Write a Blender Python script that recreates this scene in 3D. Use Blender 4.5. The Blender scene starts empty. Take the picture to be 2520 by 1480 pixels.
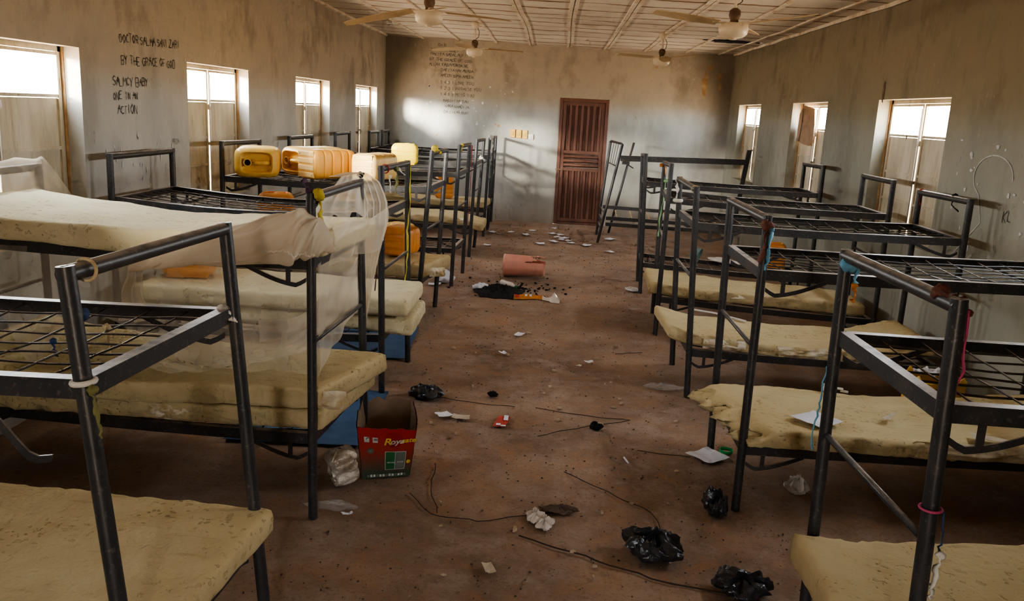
import bpy, math, random
from mathutils import Vector, Matrix, noise
D = bpy.data
COL = bpy.context.scene.collection
PI = math.pi
V = Vector

# ------------------------------------------------------------------ helpers
class MB:
    """collects geometry, links it as one mesh object"""
    def __init__(s): s.v = []; s.f = []; s.uv = None
    def add(s, vs, fs):
        b = len(s.v); s.v += [V(p) for p in vs]; s.f += [tuple(b+i for i in f) for f in fs]
    def box(s, c, d, R=None):
        c = V(c); x, y, z = d[0]/2, d[1]/2, d[2]/2
        vs = [V((a*x, b*y, e*z)) for a in (-1, 1) for b in (-1, 1) for e in (-1, 1)]
        if R is not None: vs = [R @ p for p in vs]
        s.add([p+c for p in vs], [(0,1,3,2),(4,6,7,5),(0,4,5,1),(2,3,7,6),(0,2,6,4),(1,5,7,3)])
    def sweep(s, path, sec, a=None, b=None, closed=True, cap=True, tw=None):
        """sweep a section [(p,q)] along path; a,b fixed frame or None = parallel transport"""
        path = [V(p) for p in path]; n = len(path); rings = []
        pa = None
        for i, p in enumerate(path):
            t = (path[min(i+1, n-1)]-path[max(i-1, 0)])
            t = t.normalized() if t.length > 1e-9 else V((0,0,1))
            if a is not None: A, B = V(a), V(b)
            else:
                if pa is None:
                    r = V((0,0,1)) if abs(t.z) < .9 else V((1,0,0))
                    A = t.cross(r).normalized()
                else:
                    A = (pa-t*pa.dot(t)); A = A.normalized() if A.length > 1e-6 else t.orthogonal().normalized()
                B = t.cross(A).normalized(); pa = A
            se = sec(i/(n-1)) if callable(sec) else sec
            if tw:
                c, q = math.cos(tw(i/(n-1))), math.sin(tw(i/(n-1)))
                se = [(x*c-y*q, x*q+y*c) for x, y in se]
            rings.append([p+A*x+B*y for x, y in se])
        m = len(rings[0]); vs = [q for r in rings for q in r]; fs = []
        for i in range(n-1):
            for j in range(m if closed else m-1):
                k = (j+1) % m
                fs.append((i*m+j, i*m+k, (i+1)*m+k, (i+1)*m+j))
        if cap and closed: fs += [tuple(range(m))[::-1], tuple((n-1)*m+j for j in range(m))]
        s.add(vs, fs)
    def tube(s, path, r, n=10):
        if callable(r): s.sweep(path, lambda t: [(r(t)*math.cos(2*PI*k/n), r(t)*math.sin(2*PI*k/n)) for k in range(n)])
        else: s.sweep(path, [(r*math.cos(2*PI*k/n), r*math.sin(2*PI*k/n)) for k in range(n)])
    def lathe(s, prof, n=24, M=None, cap=True):
        vs = []; fs = []
        for r, z in prof:
            for k in range(n): vs.append(V((r*math.cos(2*PI*k/n), r*math.sin(2*PI*k/n), z)))
        for i in range(len(prof)-1):
            for k in range(n):
                q = (k+1) % n
                fs.append((i*n+k, i*n+q, (i+1)*n+q, (i+1)*n+k))
        if cap: fs += [tuple(range(n))[::-1], tuple((len(prof)-1)*n+k for k in range(n))]
        if M is not None: vs = [M @ p for p in vs]
        s.add(vs, fs)
    def grid(s, fn, nu, nv, wrapv=False):
        vs = [fn(i/nu, j/nv) for i in range(nu+1) for j in range(nv+(0 if wrapv else 1))]
        m = nv if wrapv else nv+1; fs = []
        for i in range(nu):
            for j in range(nv):
                k = (j+1) % m
                fs.append((i*m+j, (i+1)*m+j, (i+1)*m+k, i*m+k))
        s.add(vs, fs)
    def build(s, name, mat, parent=None, smooth=False, bevel=0, solid=0, uvs=None):
        me = D.meshes.new(name)
        off = V(parent['_o']) if parent is not None and '_o' in parent else V((0,0,0))
        me.from_pydata([p-off for p in s.v], [], s.f); me.update()
        if smooth:
            for p in me.polygons: p.use_smooth = True
        me.materials.append(mat)
        o = D.objects.new(name, me); COL.objects.link(o)
        if parent is not None:
            o.parent = parent; o['_o'] = tuple(off)
        if solid:
            m = o.modifiers.new('solid', 'SOLIDIFY'); m.thickness = solid; m.offset = 0
        if bevel:
            m = o.modifiers.new('bevel', 'BEVEL'); m.width = bevel; m.segments = 2; m.limit_method = 'ANGLE'
        if smooth == 2:
            try: me.set_sharp_from_angle(angle=math.radians(40))
            except Exception: pass
        return o

def tag(o, label, cat, group=None, kind=None):
    o['label'] = label; o['category'] = cat
    if group: o['group'] = group
    if kind: o['kind'] = kind
    return o
def thing(name, loc, label, cat, group=None):
    o = D.objects.new(name, None); o.empty_display_size = .1; COL.objects.link(o)
    o.location = loc; o['_o'] = tuple(loc)
    return tag(o, label, cat, group)
def struct(o): o['kind'] = 'structure'; return o
def lerp(a, b, t): return V(a)*(1-t)+V(b)*t
def nz(*p): return noise.noise(V(p))
def fbm(x, y, z=0, o=4):
    s, a = 0, 1
    for i in range(o): s += a*noise.noise(V((x, y, z))*(2**i)); a *= .5
    return s

# ------------------------------------------------------------------ materials
def mat(name, base=(.5,.5,.5), rough=.6, metal=0, spec=.5):
    m = D.materials.new(name); m.use_nodes = True
    b = m.node_tree.nodes['Principled BSDF']
    b.inputs['Base Color'].default_value = (*base, 1); b.inputs['Roughness'].default_value = rough
    b.inputs['Metallic'].default_value = metal; b.inputs['Specular IOR Level'].default_value = spec
    return m
class NT:
    def __init__(s, m): s.m = m; s.t = m.node_tree; s.n = s.t.nodes; s.b = s.n['Principled BSDF']; s.co = None
    def N(s, typ, **k):
        n = s.n.new(typ)
        for a, v in k.items():
            if a.startswith('_'): n.inputs[a[1:]].default_value = v
            else: setattr(n, a, v)
        return n
    def L(s, a, b): s.t.links.new(a, b)
    def coord(s, scale=(1,1,1), kind='Object'):
        if s.co is None: s.co = s.N('ShaderNodeTexCoord')
        mp = s.N('ShaderNodeMapping'); mp.inputs['Scale'].default_value = scale
        s.L(s.co.outputs[kind], mp.inputs[0]); return mp.outputs[0]
    def noise(s, scale=5, detail=6, rough=.6, vec=None, dist=0):
        n = s.N('ShaderNodeTexNoise'); n.inputs['Scale'].default_value = scale; n.inputs['Detail'].default_value = detail
        n.inputs['Roughness'].default_value = rough; n.inputs['Distortion'].default_value = dist
        s.L(vec if vec is not None else s.coord(), n.inputs['Vector']); return n.outputs['Fac']
    def ramp(s, fac, stops):
        r = s.N('ShaderNodeValToRGB'); e = r.color_ramp.elements
        while len(e) < len(stops): e.new(.5)
        for i, (p, c) in enumerate(stops):
            e[i].position = p; e[i].color = (*c, 1) if len(c) == 3 else c
        s.L(fac, r.inputs[0]); return r.outputs[0]
    def mix(s, fac, a, b, mode='MIX'):
        m = s.N('ShaderNodeMix', data_type='RGBA', blend_type=mode)
        for i, x in ((0, fac), (6, a), (7, b)):
            if isinstance(x, (int, float)): m.inputs[i].default_value = x
            elif isinstance(x, tuple): m.inputs[i].default_value = (*x, 1)
            else: s.L(x, m.inputs[i])
        return m.outputs[2]
    def math(s, op, a, b=0.0, clamp=False):
        m = s.N('ShaderNodeMath', operation=op, use_clamp=clamp)
        for i, x in ((0, a), (1, b)):
            if isinstance(x, (int, float)): m.inputs[i].default_value = x
            else: s.L(x, m.inputs[i])
        return m.outputs[0]
    def sep(s, kind='Object'):
        x = s.N('ShaderNodeSeparateXYZ'); s.L(s.coord(kind=kind), x.inputs[0]); return x.outputs
    def normz(s):
        g = s.N('ShaderNodeNewGeometry'); x = s.N('ShaderNodeSeparateXYZ'); s.L(g.outputs['Normal'], x.inputs[0]); return x.outputs
    def color(s, c): s.L(c, s.b.inputs['Base Color'])
    def bump(s, h, strength=.3, dist=.01):
        b = s.N('ShaderNodeBump'); b.inputs['Strength'].default_value = strength; b.inputs['Distance'].default_value = dist
        s.L(h, b.inputs['Height']); s.L(b.outputs[0], s.b.inputs['Normal'])
W01 = [(0,(0,0,0)),(1,(1,1,1))]
def step(a, b): return [(a,(0,0,0)),(b,(1,1,1))]

def m_noise(name, c1, c2, scale=6, rough=.7, bump=.15, bd=.005, spec=.4, metal=0, lo=.35, hi=.65):
    m = mat(name, c1, rough, metal, spec); t = NT(m)
    f = t.noise(scale, 3); t.color(t.ramp(f, [(lo, c1), (hi, c2)]))
    if bump >= .3: t.bump(t.noise(scale*6, 2), bump, bd)
    return m

def make_metal():
    m = mat('black_metal', (.03,.03,.032), .40, .0, .5); t = NT(m)
    f = t.noise(9, 4); up = t.math('MULTIPLY', t.ramp(t.normz()[2], step(.55,.95)), t.ramp(f, step(.3,.55)))
    c = t.ramp(f, [(.3,(.022,.023,.026)),(.55,(.035,.034,.035)),(.75,(.066,.053,.044))])
    sc = t.ramp(t.noise(60, 2), step(.60,.72))
    c = t.mix(t.math('MULTIPLY', sc, .40), c, (.20,.18,.165))
    c = t.mix(t.math('MULTIPLY', up, .85), c, (.40,.34,.28)); t.color(c)
    return m
def make_foam(name, c1, c2, dirt):
    m = mat(name, c1, .95, 0, .1); t = NT(m)
    a = t.noise(2.2, 4, .65)
    c = t.ramp(a, [(.3, c1), (.7, c2)])
    st = t.ramp(t.noise(1.3, 3, .7, t.coord((1,1.6,3))), step(.5,.75))
    c = t.mix(t.math('MULTIPLY', st, .55), c, dirt)
    p = t.noise(30, 2, .6)
    pits = t.ramp(p, step(.335,.395))
    sm = t.ramp(a, step(.43,.55))
    pm = t.math('MAXIMUM', pits, sm)
    c = t.mix(t.math('MULTIPLY', t.math('SUBTRACT', 1.0, pm), .42), c, (.27,.19,.09))
    lines = t.ramp(t.noise(11, 2, .6, t.coord((.35,2.2,1))), step(.63,.72))
    c = t.mix(t.math('MULTIPLY', lines, .30), c, (.30,.21,.10))
    # side faces mixed towards a darker brown
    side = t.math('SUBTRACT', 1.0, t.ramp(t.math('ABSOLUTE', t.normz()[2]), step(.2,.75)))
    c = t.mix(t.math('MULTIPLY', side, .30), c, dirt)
    t.color(c)
    t.bump(t.math('ADD', t.math('MULTIPLY', pm, .8), t.math('MULTIPLY', p, .7)), .6, .012)
    return m
def make_wall(name, ends=False, k=(1,1,1)):
    m = mat(name, (.4,.4,.38), .85, 0, .25); t = NT(m)
    p = t.sep()
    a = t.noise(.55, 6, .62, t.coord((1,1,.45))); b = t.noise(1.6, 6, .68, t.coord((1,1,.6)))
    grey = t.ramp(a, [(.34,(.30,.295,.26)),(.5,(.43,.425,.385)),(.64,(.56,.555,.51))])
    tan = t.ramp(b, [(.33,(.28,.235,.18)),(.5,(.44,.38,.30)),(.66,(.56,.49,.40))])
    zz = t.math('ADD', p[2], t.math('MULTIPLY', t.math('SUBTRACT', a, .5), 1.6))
    up = t.ramp(t.math('DIVIDE', zz, 3.3), [(.52,(0,0,0)),(.80,(1,1,1))])  # upper tan: brownish staining, partly warm bounced light put into the colour
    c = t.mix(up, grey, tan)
    # soot and old damp, heavier towards the ceiling
    sm = t.math('MULTIPLY', t.ramp(b, step(.50,.66)), t.ramp(t.math('DIVIDE', p[2], 3.3), [(.25,(.35,.35,.35)),(1,(1,1,1))]))
    c = t.mix(t.math('MULTIPLY', sm, .6), c, (.20,.175,.135))
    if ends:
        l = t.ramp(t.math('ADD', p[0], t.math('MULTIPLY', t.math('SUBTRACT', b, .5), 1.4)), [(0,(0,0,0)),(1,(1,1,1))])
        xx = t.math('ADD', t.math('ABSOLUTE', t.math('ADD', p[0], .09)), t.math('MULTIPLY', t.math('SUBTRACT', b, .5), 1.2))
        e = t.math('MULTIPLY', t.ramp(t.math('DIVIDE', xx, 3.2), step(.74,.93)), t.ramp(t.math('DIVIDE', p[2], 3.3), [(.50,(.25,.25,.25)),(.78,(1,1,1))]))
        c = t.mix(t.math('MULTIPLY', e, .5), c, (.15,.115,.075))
    # scuffed low band and flakes of white
    low = t.ramp(p[2], [(.0,(1,1,1)),(.5,(0,0,0))])
    c = t.mix(t.math('MULTIPLY', low, .5), c, (.28,.19,.125))
    n3 = t.noise(13, 4, .7, t.coord((1,1,.5)))
    fl = t.math('MULTIPLY', t.ramp(n3, step(.64,.70)), t.ramp(a, step(.45,.6)))
    c = t.mix(t.math('MULTIPLY', fl, .5), c, (.68,.68,.65))
    c = t.mix(t.math('MULTIPLY', t.ramp(n3, [(.28,(1,1,1)),(.34,(0,0,0))]), .45), c, (.16,.13,.095))
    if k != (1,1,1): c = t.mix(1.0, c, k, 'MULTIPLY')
    t.color(c)
    t.bump(t.noise(9, 2, .6), .25, .02)
    return m
def make_floor():
    m = mat('dirt_floor', (.2,.13,.09), .92, 0, .15); t = NT(m)
    a = t.noise(.8, 6, .68); b = t.noise(3.5, 6, .72); g = t.noise(48, 3, .75)
    c = t.ramp(a, [(.32,(.17,.115,.080)),(.5,(.295,.202,.143)),(.66,(.42,.285,.195))])
    c = t.mix(t.ramp(b, step(.48,.7)), c, (.37,.285,.225))
    c = t.mix(t.math('MULTIPLY', t.ramp(b, [(.34,(1,1,1)),(.46,(0,0,0))]), .5), c, (.40,.215,.115))
    c = t.mix(t.math('MULTIPLY', t.ramp(g, step(.54,.64)), .42), c, (.16,.105,.075))
    c = t.mix(t.math('MULTIPLY', t.ramp(g, [(.30,(1,1,1)),(.35,(0,0,0))]), .35), c, (.46,.37,.28))
    t.color(c)
    t.bump(t.math('ADD', t.noise(5, 2), t.math('MULTIPLY', g, .5)), .5, .012)
    return m
def make_ceiling():
    m = mat('ceiling_board', (.7,.66,.6), .85, 0, .2); t = NT(m)
    p = t.sep()
    a = t.noise(1.2, 5, .66)
    c = t.ramp(a, [(.3,(.62,.54,.45)),(.6,(.76,.70,.62))])
    # brown stains along the seams of the boards, which run across every 0.61 m
    yy = t.math('ADD', p[1], t.math('MULTIPLY', t.math('SUBTRACT', a, .5), .22))
    fr = t.math('ABSOLUTE', t.math('SUBTRACT', t.math('FRACT', t.math('DIVIDE', yy, .61)), .5))
    s2 = t.noise(2.0, 4, .7)
    w = t.math('MULTIPLY', t.math('SUBTRACT', s2, .34), .20)
    seam = t.math('LESS_THAN', fr, t.math('MAXIMUM', w, .012))
    soft = t.ramp(t.math('SUBTRACT', fr, w), [(.0,(1,1,1)),(.055,(0,0,0))])
    c = t.mix(t.math('MULTIPLY', soft, .75), c, (.34,.19,.085))
    c = t.mix(t.math('MULTIPLY', seam, .75), c, (.17,.09,.04))
    sp = t.ramp(s2, step(.60,.72))
    c = t.mix(t.math('MULTIPLY', sp, .42), c, (.42,.27,.14)); t.color(c)
    return m
def make_shutter():
    m = mat('cream_steel', (.55,.47,.34), .6, 0, .4); t = NT(m)
    a = t.noise(2.5, 4, .65, t.coord((1,2,.5)))
    c = t.ramp(a, [(.3,(.36,.30,.21)),(.5,(.52,.46,.34)),(.72,(.62,.57,.45))])
    d = t.ramp(t.noise(9, 4, .7, t.coord((1,2,.25))), step(.57,.7))
    c = t.mix(t.math('MULTIPLY', d, .5), c, (.24,.16,.085)); t.color(c)
    return m
def make_door():
    m = mat('oxblood_steel', (.13,.04,.025), .5, 0, .5); t = NT(m)
    a = t.noise(5, 6, .65, t.coord((2,1,.6)))
    c = t.ramp(a, [(.3,(.105,.042,.027)),(.55,(.155,.066,.042)),(.8,(.22,.11,.072))]); t.color(c)
    t.bump(t.noise(30, 4), .1, .003)
    return m
def make_plastic(name, c1, c2, dirt=(.2,.1,.03), sss=.35, rough=.38, ds=.4):
    m = mat(name, c1, rough, 0, .5); t = NT(m)
    c = t.ramp(t.noise(4, 5), [(.3, c1), (.7, c2)])
    d = t.ramp(t.noise(6, 5, .72), step(.52,.74))
    c = t.mix(t.math('MULTIPLY', d, ds), c, dirt); t.color(c)
    t.b.inputs['Subsurface Weight'].default_value = sss
    t.b.inputs['Subsurface Radius'].default_value = (.05,.03,.01)
    return m
def make_net(name, alpha, col=(.80,.72,.60)):
    m = D.materials.new(name); m.use_nodes = True; t = m.node_tree; n = t.nodes; n.clear()
    o = n.new('ShaderNodeOutputMaterial'); mx = n.new('ShaderNodeMixShader'); tr = n.new('ShaderNodeBsdfTransparent')
    df = n.new('ShaderNodeBsdfDiffuse'); tl = n.new('ShaderNodeBsdfTranslucent'); m2 = n.new('ShaderNodeMixShader')
    df.inputs[0].default_value = (*col, 1); tl.inputs[0].default_value = (*col, 1); m2.inputs[0].default_value = .4
    t.links.new(df.outputs[0], m2.inputs[1]); t.links.new(tl.outputs[0], m2.inputs[2])
    t.links.new(tr.outputs[0], mx.inputs[1]); t.links.new(m2.outputs[0], mx.inputs[2])
    tc = n.new('ShaderNodeTexCoord'); ns = n.new('ShaderNodeTexNoise'); ns.inputs['Scale'].default_value = 3; ns.inputs['Detail'].default_value = 5
    t.links.new(tc.outputs['Object'], ns.inputs['Vector'])
    # a net seen edge-on is denser than one seen face-on
    lw = n.new('ShaderNodeLayerWeight'); lw.inputs[0].default_value = .42
    mr = n.new('ShaderNodeMapRange'); mr.inputs[3].default_value = alpha-.12; mr.inputs[4].default_value = alpha+.12
    t.links.new(ns.outputs['Fac'], mr.inputs[0])
    ad = n.new('ShaderNodeMath'); ad.operation = 'MULTIPLY_ADD'; ad.inputs[1].default_value = .30; ad.use_clamp = True
    t.links.new(lw.outputs['Facing'], ad.inputs[0]); t.links.new(mr.outputs[0], ad.inputs[2])
    t.links.new(ad.outputs[0], mx.inputs[0]); t.links.new(mx.outputs[0], o.inputs[0])
    return m
def make_clear(name, col=(.9,.9,.88), a=.45):
    m = mat(name, col, .15, 0, .6); m.node_tree.nodes['Principled BSDF'].inputs['Alpha'].default_value = a
    return m

M = {}
M['metal'] = make_metal()
M['foam'] = make_foam('yellow_foam', (.54,.435,.235), (.62,.525,.315), (.41,.31,.165))
M['foam_pale'] = make_foam('pale_foam', (.68,.61,.40), (.77,.71,.50), (.55,.44,.26))
M['wall'] = make_wall('painted_plaster'); M['wall_r'] = make_wall('dimmed_plaster', False, (.66,.66,.60)); M['wall_end'] = make_wall('stained_plaster', True); M['floor'] = make_floor(); M['ceil'] = make_ceiling()  # right wall plaster darkened: its weaker light is put into the colour
M['batten'] = m_noise('cream_batten', (.76,.69,.58), (.54,.40,.27), 5, .8, .1, lo=.45, hi=.7)
M['shutter'] = make_shutter(); M['door'] = make_door()
M['rust'] = m_noise('rusty_iron', (.34,.18,.08), (.50,.36,.20), 8, .8)
M['pole'] = mat('bolt_iron', (.45,.40,.33), .35, .7)
M['jerry'] = make_plastic('yellow_plastic', (.80,.47,.08), (.88,.60,.17), (.42,.20,.05))
M['jerry_or'] = make_plastic('orange_plastic', (.64,.235,.045), (.74,.34,.085), (.36,.14,.045))
M['jerry_pale'] = make_plastic('sunbleached_plastic', (.80,.50,.14), (.85,.62,.28), (.62,.32,.08), ds=.4)
M['jerry_am'] = make_plastic('amber_plastic', (.74,.35,.05), (.82,.46,.10), (.46,.19,.05)); M['jerry_new'] = make_plastic('bright_yellow_plastic', (.90,.66,.02), (.95,.74,.05), (.6,.4,.05), ds=.15)
M['hole'] = mat('dark_hollow', (.02,.013,.01), .9)
M['net'] = make_net('white_netting', .28, (.80,.72,.59)); M['net_thick'] = make_net('bunched_netting', .78, (.76,.67,.54)); M['net_dim'] = make_net('veil_netting', .50, (.80,.72,.59))
M['hem'] = mat('net_hem', (.75,.70,.60), .9)
M['fanw'] = m_noise('cream_enamel', (.74,.66,.52), (.62,.52,.38), 4, .4, .05); M['fanb'] = m_noise('dusty_blade', (.46,.34,.20), (.58,.45,.29), 4, .6, .05)
M['fand'] = m_noise('dark_rusted_fitting', (.10,.06,.035), (.22,.14,.08), 8, .6)
M['paper'] = m_noise('white_paper', (.78,.79,.84), (.66,.67,.74), 8, .9, .1); M['paper_b'] = m_noise('beige_paper', (.62,.55,.44), (.50,.42,.32), 9, .9, .1)
M['black'] = m_noise('black_polythene', (.012,.012,.014), (.03,.03,.035), 8, .28, .5, .01, .6)
M['clear'] = make_clear('clear_film', (.62,.60,.58), .20); M['clear_w'] = make_clear('cloudy_film', (.72,.66,.60), .80)
M['ash'] = m_noise('charcoal', (.006,.006,.007), (.02,.019,.019), 20, .95, .6, .01)
M['red_pl'] = make_plastic('pink_plastic', (.58,.24,.17), (.66,.32,.24), (.36,.18,.13), .1, .5)
M['card'] = m_noise('brown_cardboard', (.30,.19,.115), (.38,.255,.16), 6, .9, .15)
M['carddk'] = m_noise('grey_cardboard', (.22,.15,.10), (.29,.205,.14), 7, .9, .15)
M['blue'] = m_noise('blue_mat', (.045,.10,.21), (.07,.14,.26), 6, .7, .15)
M['foil'] = m_noise('crumpled_foil', (.66,.60,.52), (.34,.26,.18), 14, .30, .8, .01, .6, .35)
M['crumb'] = m_noise('pale_chip', (.46,.36,.25), (.34,.25,.165), 9, .9); M['dirt'] = m_noise('dark_dirt', (.09,.06,.045), (.15,.105,.078), 9, .95)
M['twig'] = mat('dark_twig', (.05,.032,.024), .9)
def flat(n, c, r=.85): M[n] = m_noise(n, c, tuple(x*.72 for x in c), 14, r, .2)
for n, c in dict(t_yellow=(.66,.52,.08), t_white=(.72,.68,.60), t_cream=(.58,.46,.28), t_red=(.42,.06,.05), t_blue=(.16,.40,.56), t_navy=(.05,.09,.20), t_pink=(.50,.08,.18), t_purple=(.10,.05,.10), t_dark=(.03,.03,.03), t_green=(.30,.55,.24), t_orange=(.65,.25,.06), t_olive=(.22,.21,.08), t_brown=(.16,.06,.04), grass_bowl=(.20,.30,.26), cap_green=(.03,.55,.16), sw_yellow=(.72,.46,.12), sw_white=(.75,.70,.62), ink=(.075,.065,.055), ink_soft=(.22,.195,.16), ink_brown=(.15,.10,.05), chalk=(.62,.62,.58), red_print=(.42,.022,.015), pack_red=(.62,.10,.07)).items(): flat(n, c)
# printed carton side: red at the top going to bottle green at the foot
mp = mat('carton_print', (.4,.03,.02), .5, 0, .4); t = NT(mp)
_z = t.sep()[2]; _c = t.ramp(t.math('ADD', t.math('DIVIDE', _z, .33), t.math('MULTIPLY', t.math('SUBTRACT', t.noise(7, 4), .5), .2)), [(.10,(.055,.075,.048)),(.34,(.17,.055,.03)),(.55,(.34,.035,.025)),(.9,(.46,.032,.026))])
t.color(_c); M['print'] = mp
flat('p_white', (.66,.66,.62)); flat('p_yellow', (.80,.58,.04)); flat('p_green', (.03,.16,.06)); flat('p_grey', (.20,.22,.18)); flat('p_badge', (.13,.14,.09))

# ------------------------------------------------------------------ room shell
XL, XR, YF, YB = -3.303, 3.12, 16.38, -1.9
REV = .17                                  # depth of the window reveals
ZS, ZB, ZT = 1.10, 2.03, 2.36              # sill, foot of the open light, head
def ceil_z(x, y):
    s = (x-XL)/(XR-XL)
    return 3.375*(1-s)+3.265*s - .035*math.sin(PI*s)*(.6+.4*math.sin(y*1.3)) - .05*max(0, (y-12)/4.4)*(1-s) + .012*nz(x*1.3, y*1.3, 0)
LW = [(1.20,1.80),(4.40,5.90),(7.63,9.15),(10.81,12.41),(14.02,15.65)]
RW = [(3.96,5.56),(7.22,8.82),(10.46,11.99),(13.88,15.53)]

def wall_x(name, x, wins, sgn):
    m = MB(); ys = sorted([YB, YF]+[v for w in wins for v in w]); zs = [-.06, ZS, ZT, 3.45]
    def cut(a, b, n): return [a+(b-a)*i/n for i in range(n+1)]
    def rect(y0, y1, z0, z1):
        m.add([(x,y0,z0),(x,y1,z0),(x,y1,z1),(x,y0,z1)], [(0,1,2,3) if sgn > 0 else (3,2,1,0)])
    for i in range(len(ys)-1):
        for j in range(3):
            hole = j == 1 and any(abs(ys[i]-w[0]) < 1e-6 for w in wins)
            if not hole: rect(ys[i], ys[i+1], zs[j], zs[j+1])
    xo = x-sgn*REV
    for y0, y1 in wins:
        for q in ([(x,y0,ZS),(xo,y0,ZS),(xo,y0,ZT),(x,y0,ZT)], [(x,y1,ZS),(x,y1,ZT),(xo,y1,ZT),(xo,y1,ZS)],
                  [(x,y0,ZT),(xo,y0,ZT),(xo,y1,ZT),(x,y1,ZT)], [(x,y0,ZS),(x,y1,ZS),(xo,y1,ZS),(xo,y0,ZS)]):
            m.add(q, [(0,1,2,3)])
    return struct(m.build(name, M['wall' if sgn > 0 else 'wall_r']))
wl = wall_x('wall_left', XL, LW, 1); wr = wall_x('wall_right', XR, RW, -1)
m = MB(); DX0, DX1, DZ = -.01, .90, 2.35
for a, b, c, d in ((XL,DX0,-.06,3.45),(DX1,XR,-.06,3.45),(DX0,DX1,DZ,3.45)):
    m.add([(a,YF,c),(b,YF,c),(b,YF,d),(a,YF,d)], [(3,2,1,0)])
for q in ([(DX0,YF,0),(DX0,YF+.12,0),(DX0,YF+.12,DZ),(DX0,YF,DZ)], [(DX1,YF,0),(DX1,YF,DZ),(DX1,YF+.12,DZ),(DX1,YF+.12,0)], [(DX0,YF,DZ),(DX0,YF+.12,DZ),(DX1,YF+.12,DZ),(DX1,YF,DZ)], [(DX0,YF+.12,0),(DX1,YF+.12,0),(DX1,YF+.12,DZ),(DX0,YF+.12,DZ)]):
    m.add(q, [(0,1,2,3)])
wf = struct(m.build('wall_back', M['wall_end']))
m = MB(); BX0, BX1, BZ = -.14, .12, 2.05   # added unseen gap behind the camera that lets in fill light
for a, b, c, d in ((XL,BX0,-.06,3.45),(BX1,XR,-.06,3.45),(BX0,BX1,BZ,3.45)):
    m.add([(a,YB,c),(b,YB,c),(b,YB,d),(a,YB,d)], [(0,1,2,3)])
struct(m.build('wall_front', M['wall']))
m = MB(); m.box((-1.0,YB-1.55,1.3), (.08,3.0,2.7)); struct(m.build('wall_sun_block', M['wall']))  # added unseen wall outside, keeps the sun out of the rear gap
m = MB(); m.box((.4,YB-1.0,2.72), (3.2,1.9,.08)); struct(m.build('ceiling_sun_block', M['ceil']))  # added unseen slab over the rear gap, cuts sun and sky
m = MB()
def floor_pt(u, v):
    x = XL-.02+(XR-XL+.04)*u; y = YB-.02+(YF-YB+.2)*v
    return V((x, y, -.006+.006*fbm(x*1.3, y*1.3, 3)))
m.grid(floor_pt, 60, 160); struct(m.build('floor', M['floor'], smooth=True))
m = MB()
def ceil_pt(u, v):
    x = XL+(XR-XL)*u; y = YB+(YF-YB)*v
    return V((x, y, ceil_z(x, y)))
NU, NV = 64, 420
vs = [ceil_pt(i/NU, j/NV) for i in range(NU+1) for j in range(NV+1)]; fs = []
for i in range(NU):
    for j in range(NV):
        y = YB+(YF-YB)*(j+.5)/NV; x = XL+(XR-XL)*(i+.5)/NU
        if abs(y-13.80) < .22*(1-((x-2.60)/.50)**2)*(1.15-.3*(x-2.6)): continue      # a board has dropped away here
        fs.append((i*(NV+1)+j, i*(NV+1)+j+1, (i+1)*(NV+1)+j+1, (i+1)*(NV+1)+j))
m.add(vs, fs); struct(m.build('ceiling', M['ceil'], smooth=True))
m = MB(); m.box((2.6,13.85,3.80), (1.3,1.2,.02)); m.box((2.6,13.25,3.545),(1.3,.02,.5)); m.box((2.6,14.45,3.545),(1.3,.02,.5)); m.box((1.95,13.85,3.545),(.02,1.2,.5)); m.box((3.25,13.85,3.545),(.02,1.2,.5))
struct(m.build('ceiling_void', M['hole']))
# battens along the ceiling, one every board width
random.seed(5)
for i, x in enumerate((-2.62,-1.95,-1.25,-.58,.09,.78,1.50,2.22,2.84)):
    m = MB(); ph = random.random()*9
    for dx in ((-.028, .028) if i in (3,4,5,6) else (0,)):
        m.sweep([(x+dx+.012*math.sin(y*.9+ph), y, ceil_z(x+dx, y)-.008) for y in [YB+.05+(YF-YB-.06)*k/44 for k in range(45)]], [(-.022,-.009),(.022,-.009),(.022,.009),(-.022,.009)], (1,0,0), (0,0,1))
    struct(m.build('trim_%d' % (i+1), M['batten']))
for i, (x, s) in enumerate(((XL,1),(XR,-1))):
    m = MB(); ys = [YB+.05+(YF-YB-.1)*k/60 for k in range(61)]
    m.sweep([(x+s*.02, y, ceil_z(x, y)-.015-.01*abs(nz(y*2,i,0))) for y in ys], [(-.018,-.02),(.018,-.012),(.018,.02),(-.018,.02)], (1,0,0), (0,0,1))
    struct(m.build('trim_%d' % (10+i), M['batten']))

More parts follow.
